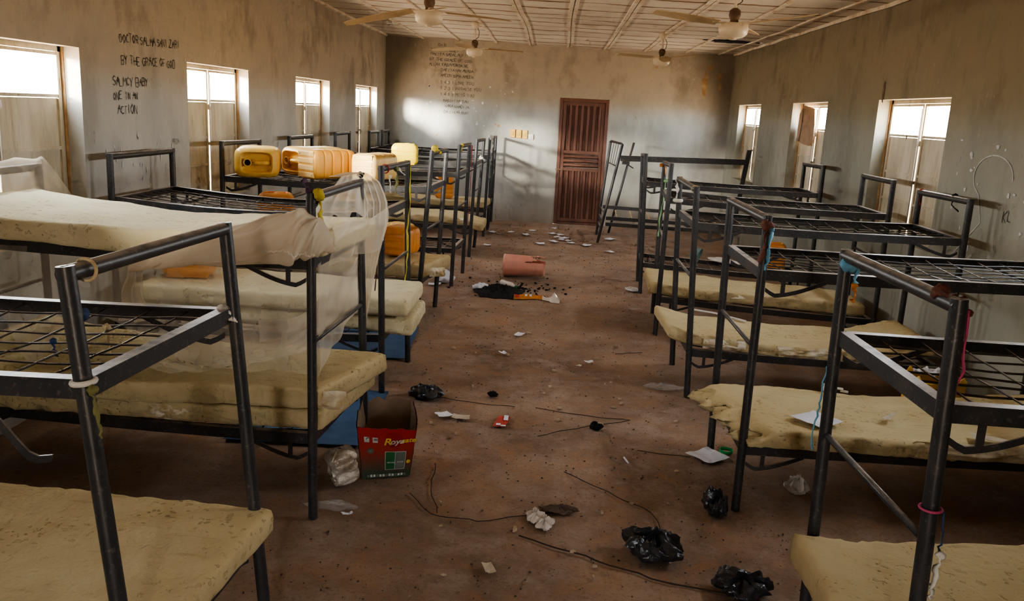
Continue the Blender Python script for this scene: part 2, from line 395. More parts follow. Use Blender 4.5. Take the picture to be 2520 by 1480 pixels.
# ------------------------------------------------------------------ windows: steel casements, sheeted below, open above
def window(n, x, y0, y1, s, mid=True, sheet=None, slit=False):
    """s = +1 on the left wall (room towards +x)"""
    xo = x-s*(REV-.02); root = D.objects.new('window_%d' % n, None); COL.objects.link(root)
    root.location = (xo, (y0+y1)/2, ZS); root['_o'] = tuple(root.location); root['kind'] = 'structure'
    f = MB(); w = .035
    for yy in (y0+w/2, y1-w/2): f.box((xo, yy, (ZS+ZT)/2), (.035, w, ZT-ZS))
    for zz in (ZS+w/2, ZT-w/2): f.box((xo, (y0+y1)/2, zz), (.035, y1-y0, w))
    f.build('window_frame', M['shutter'], root)
    ym = (y0+y1)/2
    for k, (a, b) in enumerate(((y0+w, ym-.012), (ym+.012, y1-w))):
        l = MB(); xs = xo+s*.012
        l.box((xs-s*.006, (a+b)/2, (ZS+ZB)/2+.01), (.004, b-a, ZB-ZS-.05))
        for yy in (a+.014, b-.014): l.box((xs, yy, (ZS+ZT)/2), (.022, .026, ZT-ZS-2*w-.01))
        for zz in (ZS+w+.02, 1.42, 1.68, ZB, ZT-w-.014): l.box((xs, (a+b)/2, zz), (.016, b-a, .022))
        l.build('shutter', M['shutter'], root)
    b = MB(); b.tube([(xo+s*.035, ym, ZS+.08), (xo+s*.035, ym, ZT-.08)], .011, 8)
    b.box((xo+s*.04, ym, 1.62), (.03,.05,.03)); b.box((xo+s*.04, ym, ZB-.06), (.03,.04,.05))
    b.build('bolt', M['pole'], root)
    for z in (ZS+.2, ZT-.25):
        h = MB(); h.tube([(xo+s*.02, y1-w, z-.04), (xo+s*.02, y1-w, z+.04)], .009, 8); h.build('hinge', M['rust'], root)
    e = MB()
    for yy in (y0+.004, y1-.004): e.box((xo+s*.03, yy, (ZS+ZT)/2), (.018,.010,ZT-ZS))
    e.build('rusty_edge', M['rust'], root)
    return root
for i, (a, b) in enumerate(LW): window(i+1, XL, a, b, 1)
for i, (a, b) in enumerate(RW): window(i+6, XR, a, b, -1)
# sheet of cardboard tied over the open light of the second right-hand window
m = MB(); cp = [(3.20,11.75,2.335),(3.20,11.28,2.29),(3.20,11.13,2.10),(3.20,11.16,1.90),(3.20,11.34,1.82),(3.20,11.62,1.84),(3.20,11.90,1.88),(3.20,11.96,2.02),(3.20,11.86,2.22)]
c0 = V((3.185,11.55,2.08)); n = len(cp); vs = [c0]+[V(p)+V((.012*math.sin(i*2.1),0,0)) for i, p in enumerate(cp)]
m.add(vs, [(0, 1+i, 1+(i+1) % n) for i in range(n)])
cb = m.build('cardboard_sheet', M['card'], solid=.006)
tag(cb, 'torn brown cardboard sheet blocking the open light of a right wall window', 'cardboard')
m = MB(); m.sweep([(3.178,11.68,2.29),(3.176,11.66,2.10),(3.178,11.72,1.87)], [(-.006,-.002),(.006,-.002),(.006,.002),(-.006,.002)], (0,1,0), (1,0,0)); m.build('flute_crease', M['hole'], cb)

# ------------------------------------------------------------------ steel door in the far wall
root = D.objects.new('door_1', None); COL.objects.link(root); root.location = ((DX0+DX1)/2, YF, 0); root['_o'] = tuple(root.location); root['kind'] = 'structure'
yd = YF+.03; m = MB()
for x in (DX0+.03, DX1-.03): m.box((x, yd, DZ/2), (.06,.09,DZ))
m.box(((DX0+DX1)/2, yd, DZ-.03), (DX1-DX0-.12,.088,.06)); m.box(((DX0+DX1)/2, yd, .02), (DX1-DX0-.12,.088,.04))
m.build('door_frame', M['door'], root, bevel=.004)
lf = MB(); a, b = DX0+.065, DX1-.065
for x in (a+.03, b-.03): lf.box((x, yd, 1.17), (.06,.045,2.22))
for z in (.08, 1.04, 1.36, 2.25): lf.box(((a+b)/2, yd, z), (b-a-.12,.044,.06))
leaf = lf.build('door_leaf', M['door'], root, bevel=.003)
for z0, z1 in ((.11,1.01),(1.39,2.22)):
    c = MB(); N = 96; xs = [a+.06+(b-a-.12)*k/N for k in range(N+1)]
    def prof(k):
        u = (k/N*6.0) % 1; return .020*min(1, max(-1, 2.6*math.sin(2*PI*u)))
    vs = [V((x, yd+.004+prof(k), z)) for z in (z0, z1) for k, x in enumerate(xs)]
    c.add(vs, [(k, k+1, N+2+k, N+1+k) for k in range(N)]); c.build('corrugated_panel', M['door'], leaf)
rb = MB()
for z in (1.12,1.20,1.28): rb.tube([(a+.06,yd+.005,z),(b-.06,yd+.005,z)], .033, 12)
rb.build('ribbed_band', M['door'], leaf, smooth=True)
hd = MB(); hd.box((DX0+.05, yd-.045, 1.03), (.13,.03,.035)); hd.tube([(DX0+.02,yd-.06,1.03),(DX0+.10,yd-.06,1.03)], .012, 8); hd.build('door_bolt', M['fand'], root)

# ------------------------------------------------------------------ writing on the walls: hand-drawn strokes
G = {'A':'00,48,80;15,64','B':'00,08,58,66,54,04;54,63,50,00','C':'67,38,05,03,30,61','D':'00,08,48,65,63,40,00','E':'68,08,00,60;04,44','F':'68,08,00;04,44','G':'67,38,05,03,30,61,64,34','H':'00,08;60,68;04,64','I':'30,38','J':'58,52,30,11','K':'00,08;68,04,60','L':'08,00,60','M':'00,18,44,78,80','N':'00,08,60,68','O':'30,03,05,38,65,63,30','P':'00,08,58,66,54,04','Q':'30,03,05,38,65,63,30;42,70','R':'00,08,58,66,54,04;34,60','S':'67,38,17,05,54,62,30,01','T':'08,68;38,30','U':'08,02,20,50,62,68','V':'08,30,68','W':'08,20,44,60,88','X':'00,68;08,60','Y':'08,34,68;34,20','Z':'08,68,00,60','1':'30,38,16','2':'06,28,58,65,00,60','3':'07,38,66,34,62,30,01','4':'50,58,02,72',' ':''}
def write(name, parent, lines, org, right, up, nrm, h, w, mt, seed=0, jit=.12):
    """lines = [(indent, height above the last, text)]"""
    rnd = random.Random(seed); m = MB(); org, right, up, nrm = V(org), V(right), V(up), V(nrm)
    for (ix, iy, txt, sc) in lines:
        px = ix
        for ch in txt:
            hh = h*sc*(1+jit*rnd.uniform(-1,1)); ww = hh*.10; dy = hh*.10*rnd.uniform(-1,1)
            for st in G.get(ch, '').split(';'):
                if not st: continue
                pts = [(px+(int(p[0])*ww)+hh*.04*rnd.uniform(-1,1), iy+dy+int(p[1])*hh/8+hh*.05*rnd.uniform(-1,1)) for p in st.split(',')]
                for i in range(len(pts)-1):
                    A = org+right*pts[i][0]+up*pts[i][1]; B = org+right*pts[i+1][0]+up*pts[i+1][1]
                    d = (B-A); 
                    if d.length < 1e-5: continue
                    s = d.normalized().cross(nrm)*w*.5*rnd.uniform(.7,1.2)
                    e = d.normalized()*w*.3
                    m.add([A-s-e, A+s-e, B+s+e, B-s+e], [(0,1,2,3)])
            px += hh*(.86 if ch != ' ' else .55)*rnd.uniform(.92,1.08)
    return m.build(name, mt, parent)
ex = XL+.004
write('writing', wl, [(0,.0,'DOCTOR SALMA SANI ZARI',1.0),(.01,-.16,'BY THE GRACE OF GOD',1.05)], (ex,6.46,2.44), (0,1,.02), (0,0,1), (1,0,0), .058, .006, M['ink'], 3)
write('writing', wl, [(0,.0,'SALMCY BABY',1.0),(0,-.10,'ONE IN AN',.85),(.05,-.205,'ACTION',1.0)], (ex,6.33,2.12), (0,1,.015), (0,0,1), (1,0,0), .062, .006, M['ink'], 5)
write('writing', wl, [(0,0,'MATA',.7)], (ex,7.28,1.66), (0,1,0), (0,0,1), (1,0,0), .06, .004, M['ink_soft'], 8)
ey = YF-.004
write('writing', wf, [(.14,.0,'OH N',1),(0,-.085,'MASSA CHARRET',.95),(0,-.165,'MAKIYA SADALAUTI',.95),(-.01,-.26,'BY THE GRACE OF GOD',1),(-.02,-.35,'ALLAH YABAMUNSA RE',.95),(.20,-.44,'DAKIYA HAR ABADA',.9),(.20,-.54,'AMEEN SUMA AMEEN',.9)], (-2.46,ey,3.17), (1,0,-.02), (0,0,1), (0,-1,0), .052, .008, M['ink_soft'], 11)
write('writing', wf, [(0,.0,'1 4 3 I LOVE YOU',1),(0,-.105,'1 2 3 I PROMISE YOU',1),(0,-.215,'1 4 3 I MISS YOU',1),(.06,-.33,'MASOYIYA TAH',.9),(.10,-.43,'NANA KHADIJA',.9),(.08,-.535,'DA CIKAR BURI',.9)], (-2.26,ey,2.50), (1,0,-.01), (0,0,1), (0,-1,0), .052, .007, M['ink_soft'], 12)
def blots(name, parent, pts, ax, nrm, mt, seed):
    rnd = random.Random(seed); m = MB()
    for (p, w, h) in pts:
        p = V(p); n = 14
        ring = [p+V(ax)*(w*math.cos(2*PI*k/n)*rnd.uniform(.6,1.1))+V((0,0,1))*(h*math.sin(2*PI*k/n)*rnd.uniform(.6,1.1)) for k in range(n)]
        m.add([p]+ring, [(0, 1+k, 1+(k+1) % n) for k in range(n)])
    return m.build(name, mt, parent)
random.seed(21)
blots('paint_scuffs', wl, [((ex, random.uniform(6.1,7.5), random.uniform(1.2,1.75)), random.uniform(.004,.014), random.uniform(.01,.04)) for _ in range(38)], (0,1,0), (1,0,0), M['chalk'], 1)
blots('paint_scuffs', wf, [((random.uniform(-2.6,-.7), ey, random.uniform(1.75,2.6)), random.uniform(.008,.03), random.uniform(.008,.03)) for _ in range(26)], (1,0,0), (0,-1,0), M['chalk'], 2)
blots('damp_stain', wf, [((x, ey, z), w, h) for x, z, w, h in ((2.70,3.0,.05,.06),(2.62,2.72,.055,.24),(2.88,2.85,.03,.09),(2.9,2.68,.03,.1),(1.72,3.0,.035,.07),(-1.2,1.80,.02,.03),(-1.14,1.78,.035,.03),(-1.17,1.86,.012,.012),(-2.3,1.55,.02,.02))], (1,0,0), (0,-1,0), M['rust'], 3)
exr = XR-.004
blots('paint_scuffs', wr, [((exr, random.uniform(5.6,7.0), random.uniform(1.0,2.1)), random.uniform(.008,.03), random.uniform(.008,.03)) for _ in range(34)], (0,1,0), (-1,0,0), M['chalk'], 4)
write('writing', wr, [(0,0,'KL',1)], (exr,6.12,1.50), (0,-1,0), (0,0,1), (-1,0,0), .07, .006, M['ink'], 15)
blots('wall_gouge', wr, [((exr,8.72,2.42),.035,.13),((exr,8.0,2.02),.02,.02)], (0,1,0), (-1,0,0), M['fand'], 5)
m = MB()
m.sweep([(exr, 6.35+.28*math.cos(a), 1.78+.16*math.sin(a)-.0*a) for a in [PI*1.0-PI*1.3*k/24 for k in range(25)]]+[(exr,6.42,1.45),(exr,6.75,1.18)], [(-.004,-.001),(.004,-.001),(.004,.001),(-.004,.001)])
m.build('chalk_loop', M['chalk'], wr)

# ------------------------------------------------------------------ sockets beside the door
for x, z, w, h, mt, lab in ((-.868,1.655,.10,.155,'sw_yellow','leftmost of three yellow switch boxes on the far wall'),(-.752,1.650,.10,.155,'sw_yellow','middle one of three yellow switch boxes on the far wall'),(-.636,1.645,.10,.155,'sw_yellow','rightmost of three yellow switch boxes, next to the white plate'),(-.523,1.605,.10,.10,'sw_white','square white switch plate on the far wall beside yellow boxes')):
    o = thing('wall_switch', (x,YF,z), lab, 'light switch', 'switch boxes by the far door')
    m = MB(); m.box((x,YF-.016,z), (w,.032,h)); m.build('switch_box', M[mt], o, bevel=.008)
    m = MB(); m.lathe([(.022,0),(.022,.008),(.012,.012)], 16, Matrix.Translation((x,YF-.032,z-.02)) @ Matrix.Rotation(PI/2,4,'X')); m.build('rocker', M[mt], o)

# ------------------------------------------------------------------ ceiling fans
def fan(x, y, zm, angs, label, rc=.72, tips=None):
    cz = ceil_z(x, y); o = thing('ceiling_fan', (x,y,cz), label, 'ceiling fan', 'ceiling fans')
    T = Matrix.Translation
    m = MB(); m.lathe([(.012,-.10),(.055,-.075),(.06,-.02),(.045,.0)], 20, T((x,y,cz))); m.build('canopy', M['fanw'], o, smooth=True)
    m = MB(); m.tube([(x,y,cz-.05),(x,y,zm+.09)], .012, 10); m.build('rod', M['fanw'], o, smooth=True)
    m = MB(); m.lathe([(.02,.17),(.045,.15),(.05,.11),(.035,.075),(.035,.05)], 18, T((x,y,zm))); m.build('yoke', M['fand'], o, smooth=True)
    m = MB(); m.lathe([(.03,.055),(.09,.05),(.118,.035),(.125,.0),(.115,-.04),(.085,-.066),(.03,-.074),(.028,-.085),(.0005,-.088)], 28, T((x,y,zm))); m.build('motor', M['fanw'], o, smooth=True)
    m = MB(); m.tube([(x+.02,y,cz-.06),(x+.06,y,cz-.14),(x+.05,y,cz-.22),(x+.01,y,cz-.25)], .005, 6); m.build('cable', M['fand'], o)
    for k, a in enumerate(angs):
        tz = tips[k] if tips else zm+.03
        d = V((math.cos(math.radians(a)), math.sin(math.radians(a)), 0)); q = V((-d.y, d.x, 0))
        b = MB(); n = 10; top = []
        for i in range(n+1):
            u = i/n; r = .15+(rc-.15)*u; w = .055+.015*math.sin(PI*min(1, u*1.2)); z = zm+.045+(tz-zm-.045)*u
            if i == n: w *= .75
            top.append((V((x,y,z))+d*r, w))
        vs = []; tilt = .22
        for p, w in top: vs += [p-q*w-V((0,0,w*tilt)), p+q*w+V((0,0,w*tilt))]
        b.add(vs, [(2*i,2*i+1,2*i+3,2*i+2) for i in range(n)])
        bl = b.build('blade', M['fanb'], o, solid=.005)
        h = MB(); h.sweep([V((x,y,zm+.05))+d*.08, V((x,y,zm+.05))+d*.2], [(-.022,-.004),(.022,-.004),(.022,.004),(-.022,.004)], q, (0,0,1)); h.build('blade_iron', M['fanw'], bl)
fan(-1.18, 7.7, 2.84, (174,27,285), 'ceiling fan nearest the camera on the left, above jerrycan bunk', .76, (2.755,2.87,2.83))
fan(1.41, 7.6, 2.84, (318,64,196), 'ceiling fan nearest the camera on the right, above the bare bunks', .72, (2.93,2.87,2.93))
fan(-1.32, 13.13, 2.90, (255,2,160), 'far small ceiling fan in front of the handwriting on the end wall', .72, (2.96,2.93,2.91))
fan(1.43, 13.06, 2.89, (305,270,204), 'far small ceiling fan right of the red door', .72, (2.95,2.84,2.94))

# ------------------------------------------------------------------ bunk beds
ZU, ZLL, ZLR = 1.345, .45, .375
LSEC = [(0,0),(.040,0),(.040,-.006),(.006,-.006),(.006,-.055),(0,-.055)]     # angle iron, flange turned inwards
def bunk(label, foot, head, zl, sag=.02, brace=.93, upper=True, seed=0, group=None, brk=True):
    """foot/head = ((near base xyz, near top xyz), (far base, far top)); near = the side towards the camera"""
    rnd = random.Random(seed)
    fn, ff = [(V(a), V(b)) for a, b in foot]; hn, hf = [(V(a), V(b)) for a, b in head]
    base = (fn[0]+ff[0]+hn[0]+hf[0])/4; base.z = 0
    o = thing('bunk_bed', tuple(base), label, 'bunk bed', group or 'black steel bunk beds')
    def at(p, z): return lerp(p[0], p[1], z/p[1].z)
    for p in (fn, ff, hn, hf):
        m = MB(); m.tube([p[0], lerp(p[0],p[1],.5), p[1]], .0235, 12); m.build('post', M['metal'], o, smooth=2)
    for a, b in ((fn, ff), (hn, hf)):
        m = MB(); d = (b[1]-a[1]).normalized()*.01; m.tube([a[1]-V((0,0,.022))-d, lerp(a[1],b[1],.5)-V((0,0,.022)), b[1]-V((0,0,.022))+d], .0235, 12); m.build('top_rail', M['metal'], o, smooth=2)
    if brk != 'loose':
        m = MB(); m.tube([at(fn,brace), at(ff,brace)], .012, 8); m.build('end_brace', M['metal'], o, smooth=True)
    m = MB(); m.tube([at(hn,brace), at(hf,brace)], .012, 8); m.build('end_brace', M['metal'], o, smooth=True)
    for lvl, z in (('upper', ZU), ('lower', zl)):
        inn = (at(ff,z)-at(fn,z)).normalized(); ax = (at(hn,z)-at(fn,z)).normalized(); up = V((0,0,1))
        sg = sag if lvl == 'upper' else sag*.6
        def edge(A, B, k=9, s=sg): return [lerp(A,B,i/k)-V((0,0,s*math.sin(PI*i/k))) for i in range(k+1)]
        pn, pf = at(fn,z), at(ff,z); qn, qf = at(hn,z), at(hf,z)
        for A, B, iv in ((pn+inn*.012, qn+inn*.012, inn), (pf-inn*.012, qf-inn*.012, -inn)):
            m = MB(); m.sweep(edge(A+ax*.024, B-ax*.024), LSEC, iv, up); m.build('side_rail', M['metal'], o)
        for A, B, iv in ((pn, pf, ax), (qn, qf, -ax)):
            m = MB(); dd = (B-A).normalized()*.024; m.sweep([A+dd+iv*.0, B-dd+iv*.0], LSEC, iv, up); m.build('end_rail', M['metal'], o)
        # wire mesh of the deck
        m = MB(); zz = V((0,0,-.022)); nL, nC = 7, 12
        def deck(u, v):
            a = lerp(pn,pf,v); b = lerp(qn,qf,v)
            return lerp(a,b,u)+zz-V((0,0,sg*math.sin(PI*u)+.022*math.sin(PI*u)*math.sin(PI*v)))
        for i in range(nL):
            v = (i+1)/(nL+1); jt = rnd.uniform(-.006,.006)
            m.tube([deck(k/24, v+jt)+V((0,.0022*math.sin(k*1.1+i*2),.003*math.sin(k*1.3+i))) for k in range(25)], .0042, 5)
        for i in range(nC):
            u = (i+1)/(nC+1)+rnd.uniform(-.008,.008); sk = rnd.uniform(-.006,.006)
            m.tube([deck(min(1,max(0,u+sk*(k/6-.5))), .03+.94*k/6)+V((0,0,.002*(-1)**k)) for k in range(7)], .0036, 5)
        m.build('wire_deck', M['metal'], o)
        # bowed strap bracket under each end of a side rail
        if not brk: continue
        for p, sgn, q in ((pn,1,inn),(pf,-1,inn),(qn,1,inn),(qf,-1,inn)):
            if brk == 'loose' and p is pn and lvl == 'upper': continue
            dr = ax if (p is pn or p is pf) else -ax
            A = p+q*sgn*.012+V((0,0,-.05)); H = .085
            pts = [A+dr*(.03+.31*(1-u))+V((0,0,-H*math.sin(min(1,u*1.05)*PI*.5)+(.03*max(0,u-.85)/.15 if u > .85 else 0))) for u in [i/12 for i in range(13)]]
            m = MB(); m.sweep(pts, [(-.003,-.011),(.003,-.011),(.003,.011),(-.003,.011)], q, up)
            m.box(A+dr*.12+V((0,0,-H*.5)), (.022,.006,H)); m.build('bracket', M['metal'], o)
    for p in (fn, ff, hn, hf):
        m = MB(); c = V(p[0]); m.lathe([(.0245,0),(.0245,.02)], 12, Matrix.Translation(c)); m.build('foot_cap', M['metal'], o)
    o['_up'] = 1
    return o
def P(x, y, tx, tz, ty=None): return ((x, y, 0.0), (tx, y if ty is None else ty, tz))
BEDS = {}
BEDS['L1'] = bunk('black bunk bed nearest on the left, its bare upper deck over a foam mattress', (P(-1.07,2.067,-1.227,1.65), P(-1.03,2.96,-1.163,1.651)), (P(-3.05,2.10,-3.15,1.65), P(-3.05,2.98,-3.15,1.65)), ZLL, .012, seed=1, brk='loose')
m = MB(); m.sweep([(-1.56,2.09,1.245),(-1.50,2.09,1.232),(-1.45,2.09,1.205),(-1.405,2.085,1.155),(-1.37,2.08,1.122),(-1.345,2.08,1.112),(-1.305,2.08,1.118)], [(-.004,-.012),(.004,-.012),(.004,.012),(-.004,.012)], (0,1,0), (.35,0,.9)); m.build('loose_strap', M['metal'], BEDS['L1'])
BEDS['L2'] = bunk('second bunk bed on the left, hung with the white mosquito net', (P(-1.14,3.979,-1.147,1.663), P(-1.07,4.86,-1.119,1.664)), (P(-3.12,4.10,-3.13,1.635), P(-3.12,5.06,-3.13,1.635)), ZLL, .015, seed=2)
BEDS['L3'] = bunk('third bunk bed on the left, sagging bare deck above two pale mattresses', (P(-1.185,5.926,-1.214,1.668), P(-1.145,6.795,-1.182,1.658)), (P(-3.15,5.941,-3.15,1.65), P(-3.134,6.90,-3.134,1.65)), ZLL, .045, seed=3)
BEDS['L4'] = bunk('fourth bunk bed on the left, carrying yellow jerrycans on its upper deck', (P(-1.275,8.0,-1.162,1.686), P(-1.21,8.836,-1.138,1.672)), (P(-3.15,7.987,-3.15,1.671), P(-3.15,9.019,-3.15,1.654)), ZLL, .02, seed=4)
BEDS['L5'] = bunk('fifth bunk bed on the left, bare lower deck, small bright yellow can on top', (P(-1.176,9.959,-1.133,1.668), P(-1.136,10.817,-1.105,1.662)), (P(-3.15,10.046,-3.15,1.66), P(-3.15,10.99,-3.15,1.65)), ZLL, .02, seed=5)
BEDS['L6'] = bunk('sixth bunk bed on the left, long yellow mattress poking into the aisle', (P(-1.183,12.073,-1.132,1.662), P(-1.192,12.938,-1.105,1.655)), (P(-3.15,12.145,-3.15,1.654), P(-3.15,12.98,-3.15,1.652)), ZLL, .02, seed=6)
BEDS['L7'] = bunk('second to last left bunk bed, white plastic wrapped on its aisle post', (P(-1.16,14.136,-1.115,1.639), P(-1.165,15.02,-1.13,1.63)), (P(-3.15,14.361,-3.15,1.629), P(-3.15,15.08,-3.15,1.621)), ZLL, .02, seed=7)
BEDS['L8'] = bunk('last left bunk bed, pushed against the far wall', (P(-1.17,15.25,-1.14,1.62), P(-1.184,16.075,-1.156,1.605)), (P(-3.15,15.43,-3.15,1.621), P(-3.15,16.064,-3.15,1.615)), ZLL, .02, seed=8)
BEDS['R1'] = bunk('black bunk bed nearest on the right, red rag bound on its corner post', (P(1.155,2.33,1.111,1.651), P(1.11,3.175,1.083,1.649)), (P(3.05,2.36,3.03,1.65), P(3.05,3.2,3.03,1.65)), ZLR, .008, seed=11)
BEDS['R2'] = bunk('second bunk bed on the right, blue and red rag on its post', (P(1.093,4.416,1.09,1.63), P(1.106,5.293,1.07,1.637)), (P(3.03,4.45,3.03,1.64), P(3.03,5.32,3.03,1.64)), ZLR, .008, seed=12)
BEDS['R3'] = bunk('third bunk bed on the right, rusty end brace over a ragged mattress', (P(1.103,6.334,1.027,1.608), P(1.10,7.2,1.02,1.617)), (P(2.94,6.24,2.94,1.633), P(2.94,7.11,2.94,1.622)), ZLR, .012, seed=13)
BEDS['R4'] = bunk('fourth bunk bed on the right, green and orange ribbon on its post', (P(1.063,8.224,1.078,1.671), P(1.136,9.15,1.125,1.645)), (P(2.97,7.763,2.97,1.651), P(2.97,8.53,2.97,1.651)), ZLR, .015, seed=14)
BEDS['R5'] = bunk('fifth bunk bed on the right, lower deck strewn with cloth and a bowl', (P(1.094,10.188,1.029,1.667), P(1.132,10.964,1.066,1.637)), (P(2.95,9.75,2.95,1.657), P(2.93,10.44,2.93,1.648)), ZLR, .015, seed=15)

# the broken bunk in the far right corner, racked over to one side
o = thing('broken_bunk_bed', (1.9,14.7,0), 'collapsed black bunk frame leaning in the far right corner', 'bunk bed')
a0, a1 = V((.747,14.18,0)), V((1.04,14.18,1.63)); b0, b1 = V((.767,15.15,0)), V((.905,15.15,1.64))
for p, q in ((a0,a1),(b0,b1)):
    m = MB(); m.tube([p, lerp(p,q,.97), lerp(p,q,1)], .024, 10); m.build('post', M['metal'], o, smooth=2)
def at2(t): return lerp(a0,a1,t), lerp(b0,b1,t)
m = MB(); p, q = at2(.99); m.tube([p, p+(q-p)*.06+V((0,0,.02)), p+(q-p)*.94+V((0,0,.02)), q], .02, 8); m.build('top_rail', M['metal'], o, smooth=True)
for t, r in ((.78,.012),(.30,.014),(.22,.018),(.14,.018)):
    p, q = at2(t); m = MB(); m.tube([p,q], r, 8); m.build('end_brace', M['metal'], o, smooth=True)
for s in (.3,.5,.7):
    m = MB(); p, q = at2(.78); u, v = at2(.99); m.tube([lerp(p,q,s), lerp(u,v,s)], .006, 6); m.build('head_rod', M['metal'], o)
m = MB(); m.sweep([(1.03,14.2,1.40),(2.0,14.2,1.42),(3.03,14.2,1.44)], [(-.006,-.045),(.035,-.045),(.035,.045),(-.006,.045)], (0,1,0), (0,0,1)); m.build('side_rail', M['metal'], o)
m = MB(); m.box((1.12,14.22,1.33), (.12,.05,.05)); m.tube([(1.10,14.22,1.33),(1.25,14.22,1.25)], .01, 6); m.build('bracket', M['metal'], o)
m = MB(); m.sweep([(3.09,14.22,1.64),(3.02,14.22,1.0),(2.92,14.22,0)], [(-.035,-.02),(.035,-.02),(.035,.02),(-.035,.02)], (1,0,0), (0,1,0)); m.build('post', M['metal'], o)
for z in (.41,.31):
    m = MB(); m.sweep([(.86,14.2,z),(2.95,14.2,z-.03)], [(-.006,-.03),(.03,-.03),(.03,.03),(-.006,.03)], (0,1,0), (0,0,1)); m.build('side_rail', M['metal'], o)
m = MB(); m.sweep([(.85,15.12,.50),(2.95,15.12,.45)], [(-.006,-.03),(.03,-.03),(.03,.03),(-.006,.03)], (0,1,0), (0,0,1)); m.build('side_rail', M['metal'], o)
m = MB()
for x in (1.05,1.3,1.6,1.9,2.3,2.7): m.tube([(x,14.22,.38),(x+.02,15.1,.45)], .012, 6)
m.build('deck_bars', M['rust'], o)
m = MB(); m.tube([(.99,15.3,.02),(1.32,15.3,1.63)], .021, 10)
tag(m.build('steel_pipe', M['metal'], smooth=True), 'long dark steel pipe leaning behind the broken bunk', 'pipe')

# ------------------------------------------------------------------ foam mattresses
def mattress(label, c, zb, th, seed=0, mt='foam', prof=None, rag=0, foot_tear=0, curl=0, name='foam_mattress', tilt=0, bend=None, nu=70, nv=30):
    """c = near-foot, far-foot, near-head, far-head plan corners; zb = underside; prof = rise along the length"""
    nf, ff, nh, fh = [V((x, y, 0)) for x, y in c]
    prof = prof or [0,0,0,0,0]
    def pz(u):
        k = len(prof)-1; i = min(k-1, int(u*k)); t = u*k-i; t = t*t*(3-2*t); return prof[i]*(1-t)+prof[i+1]*t
    NW = 5; rings = nu
    def plan(u, v): return lerp(lerp(nf,ff,v), lerp(nh,fh,v), u)
    def srf(u, v, w):
        """w in 0..1 from underside to top"""
        L = 1.95; Wd = .85
        # round the arrises
        ru = .030/L; rv = .030/Wd; rw = .24
        du = max(0, 1-min(u, 1-u)/ru) if ru else 0; dv = max(0, 1-min(v,1-v)/rv); dw = max(0, 1-min(w,1-w)/rw)
        k = (du*du+dv*dv+dw*dw); pull = 0
        if k > 1: pull = (1-1/math.sqrt(k))
        uu = u+(.5-u)/abs(.5-u)*ru*du*pull if du and abs(.5-u) > 1e-6 else u
        vv = v+(.5-v)/abs(.5-v)*rv*dv*pull if dv and abs(.5-v) > 1e-6 else v
        ww = w+(.5-w)/abs(.5-w)*rw*dw*pull if dw and abs(.5-w) > 1e-6 else w
        p = plan(uu, vv)
        e = min(v, 1-v)*Wd; g = min(u, 1-u)*L
        z = zb+ww*th+pz(u)+tilt*(v-.5)
        if w > .5:
            z += .012*fbm(u*3+seed, v*2, 1)*1.0 + .004*fbm(u*16+seed, v*8, 5)-.012*math.sin(PI*u)*math.sin(PI*v)
        else: z += .004*fbm(u*6+seed,v*4,2)
        if curl: z += curl*max(0,1-g/.35)**2*(1 if u < .5 else 0)
        nrm = V((0,0,0))
        rr = rag*(.35+.65*max(0,min(1,.5+1.6*fbm(u*2.2+seed*3, v*2+7, 0, 2))))
        side = max(0, 1-e/.05)
        n1 = fbm(u*22+seed, w*2.2+(3 if v > .5 else 0), seed, 3)
        p += (ff-nf).normalized()*((n1*.022*rr+(.006+.006*rag)*n1)*side*(1 if v > .5 else -1)) if side else V((0,0,0))
        if rr and side: z += side*rr*.015*fbm(u*30, v*3+seed, w*3, 2)
        en = max(0, 1-g/.06)
        if en:
            n2 = fbm(v*7+seed, w*1.5+(5 if u > .5 else 0), seed, 3); k2 = .006+(foot_tear if u < .5 else 0)
            ax = (nh-nf).normalized()
            p += ax*(n2*k2*en*(1 if u < .5 else -1)); z += en*(foot_tear*.35 if u < .5 else 0)*fbm(v*9+seed, w*3, 2, 2)
        if foot_tear and u < .5:                                   # gnawed slope at the foot
            s = max(0, 1-g/.16); z -= s*foot_tear*.55*max(0, w-.25)*(1+.9*fbm(v*8,u*20,seed,2)); 
            p += (nh-nf).normalized()*(s*foot_tear*.8*w*(.5+fbm(v*6+2,seed,w*2,2)))
        p.z = z
        return p
    m = MB()
    m.grid(lambda a, b: srf(a, b, 1), nu, nv)
    m.grid(lambda a, b: srf(1-a, b, 0), nu, nv)
    m.grid(lambda a, b: srf(a, 0, b), nu, NW); m.grid(lambda a, b: srf(1-a, 1, b), nu, NW)
    m.grid(lambda a, b: srf(0, 1-a, b), nv, NW); m.grid(lambda a, b: srf(1, a, b), nv, NW)
    # weld
    key = {}; mp = []; nvs = []
    for p in m.v:
        k = (round(p.x,4), round(p.y,4), round(p.z,4))
        if k not in key: key[k] = len(nvs); nvs.append(p)
        mp.append(key[k])
    m.f = [f for f in (tuple(dict.fromkeys(mp[i] for i in f)) for f in m.f) if len(f) > 2]; m.v = nvs
    b = MB(); b.v = m.v; b.f = m.f
    ob = b.build(name, M[mt], smooth=True)
    # put the origin on the piece itself
    c0 = (nf+ff+nh+fh)/4; c0.z = zb
    for vv in ob.data.vertices: vv.co -= c0
    ob.location = c0
    return tag(ob, label, 'mattress', 'foam mattresses')
mattress('pitted foam mattress on the nearest left bunk, bottom left corner of the room', ((-1.08,2.06),(-1.00,2.99),(-3.08,2.12),(-3.05,3.10)), ZLL+.005, .10, 1, rag=.5)
mattress('upper of two foam mattresses on the lower deck of the net bunk', ((-1.11,4.03),(-.91,4.74),(-3.10,3.98),(-3.08,4.94)), ZLL+.112, .115, 2, prof=[0,.0,-.02,.01,.06], rag=.5)
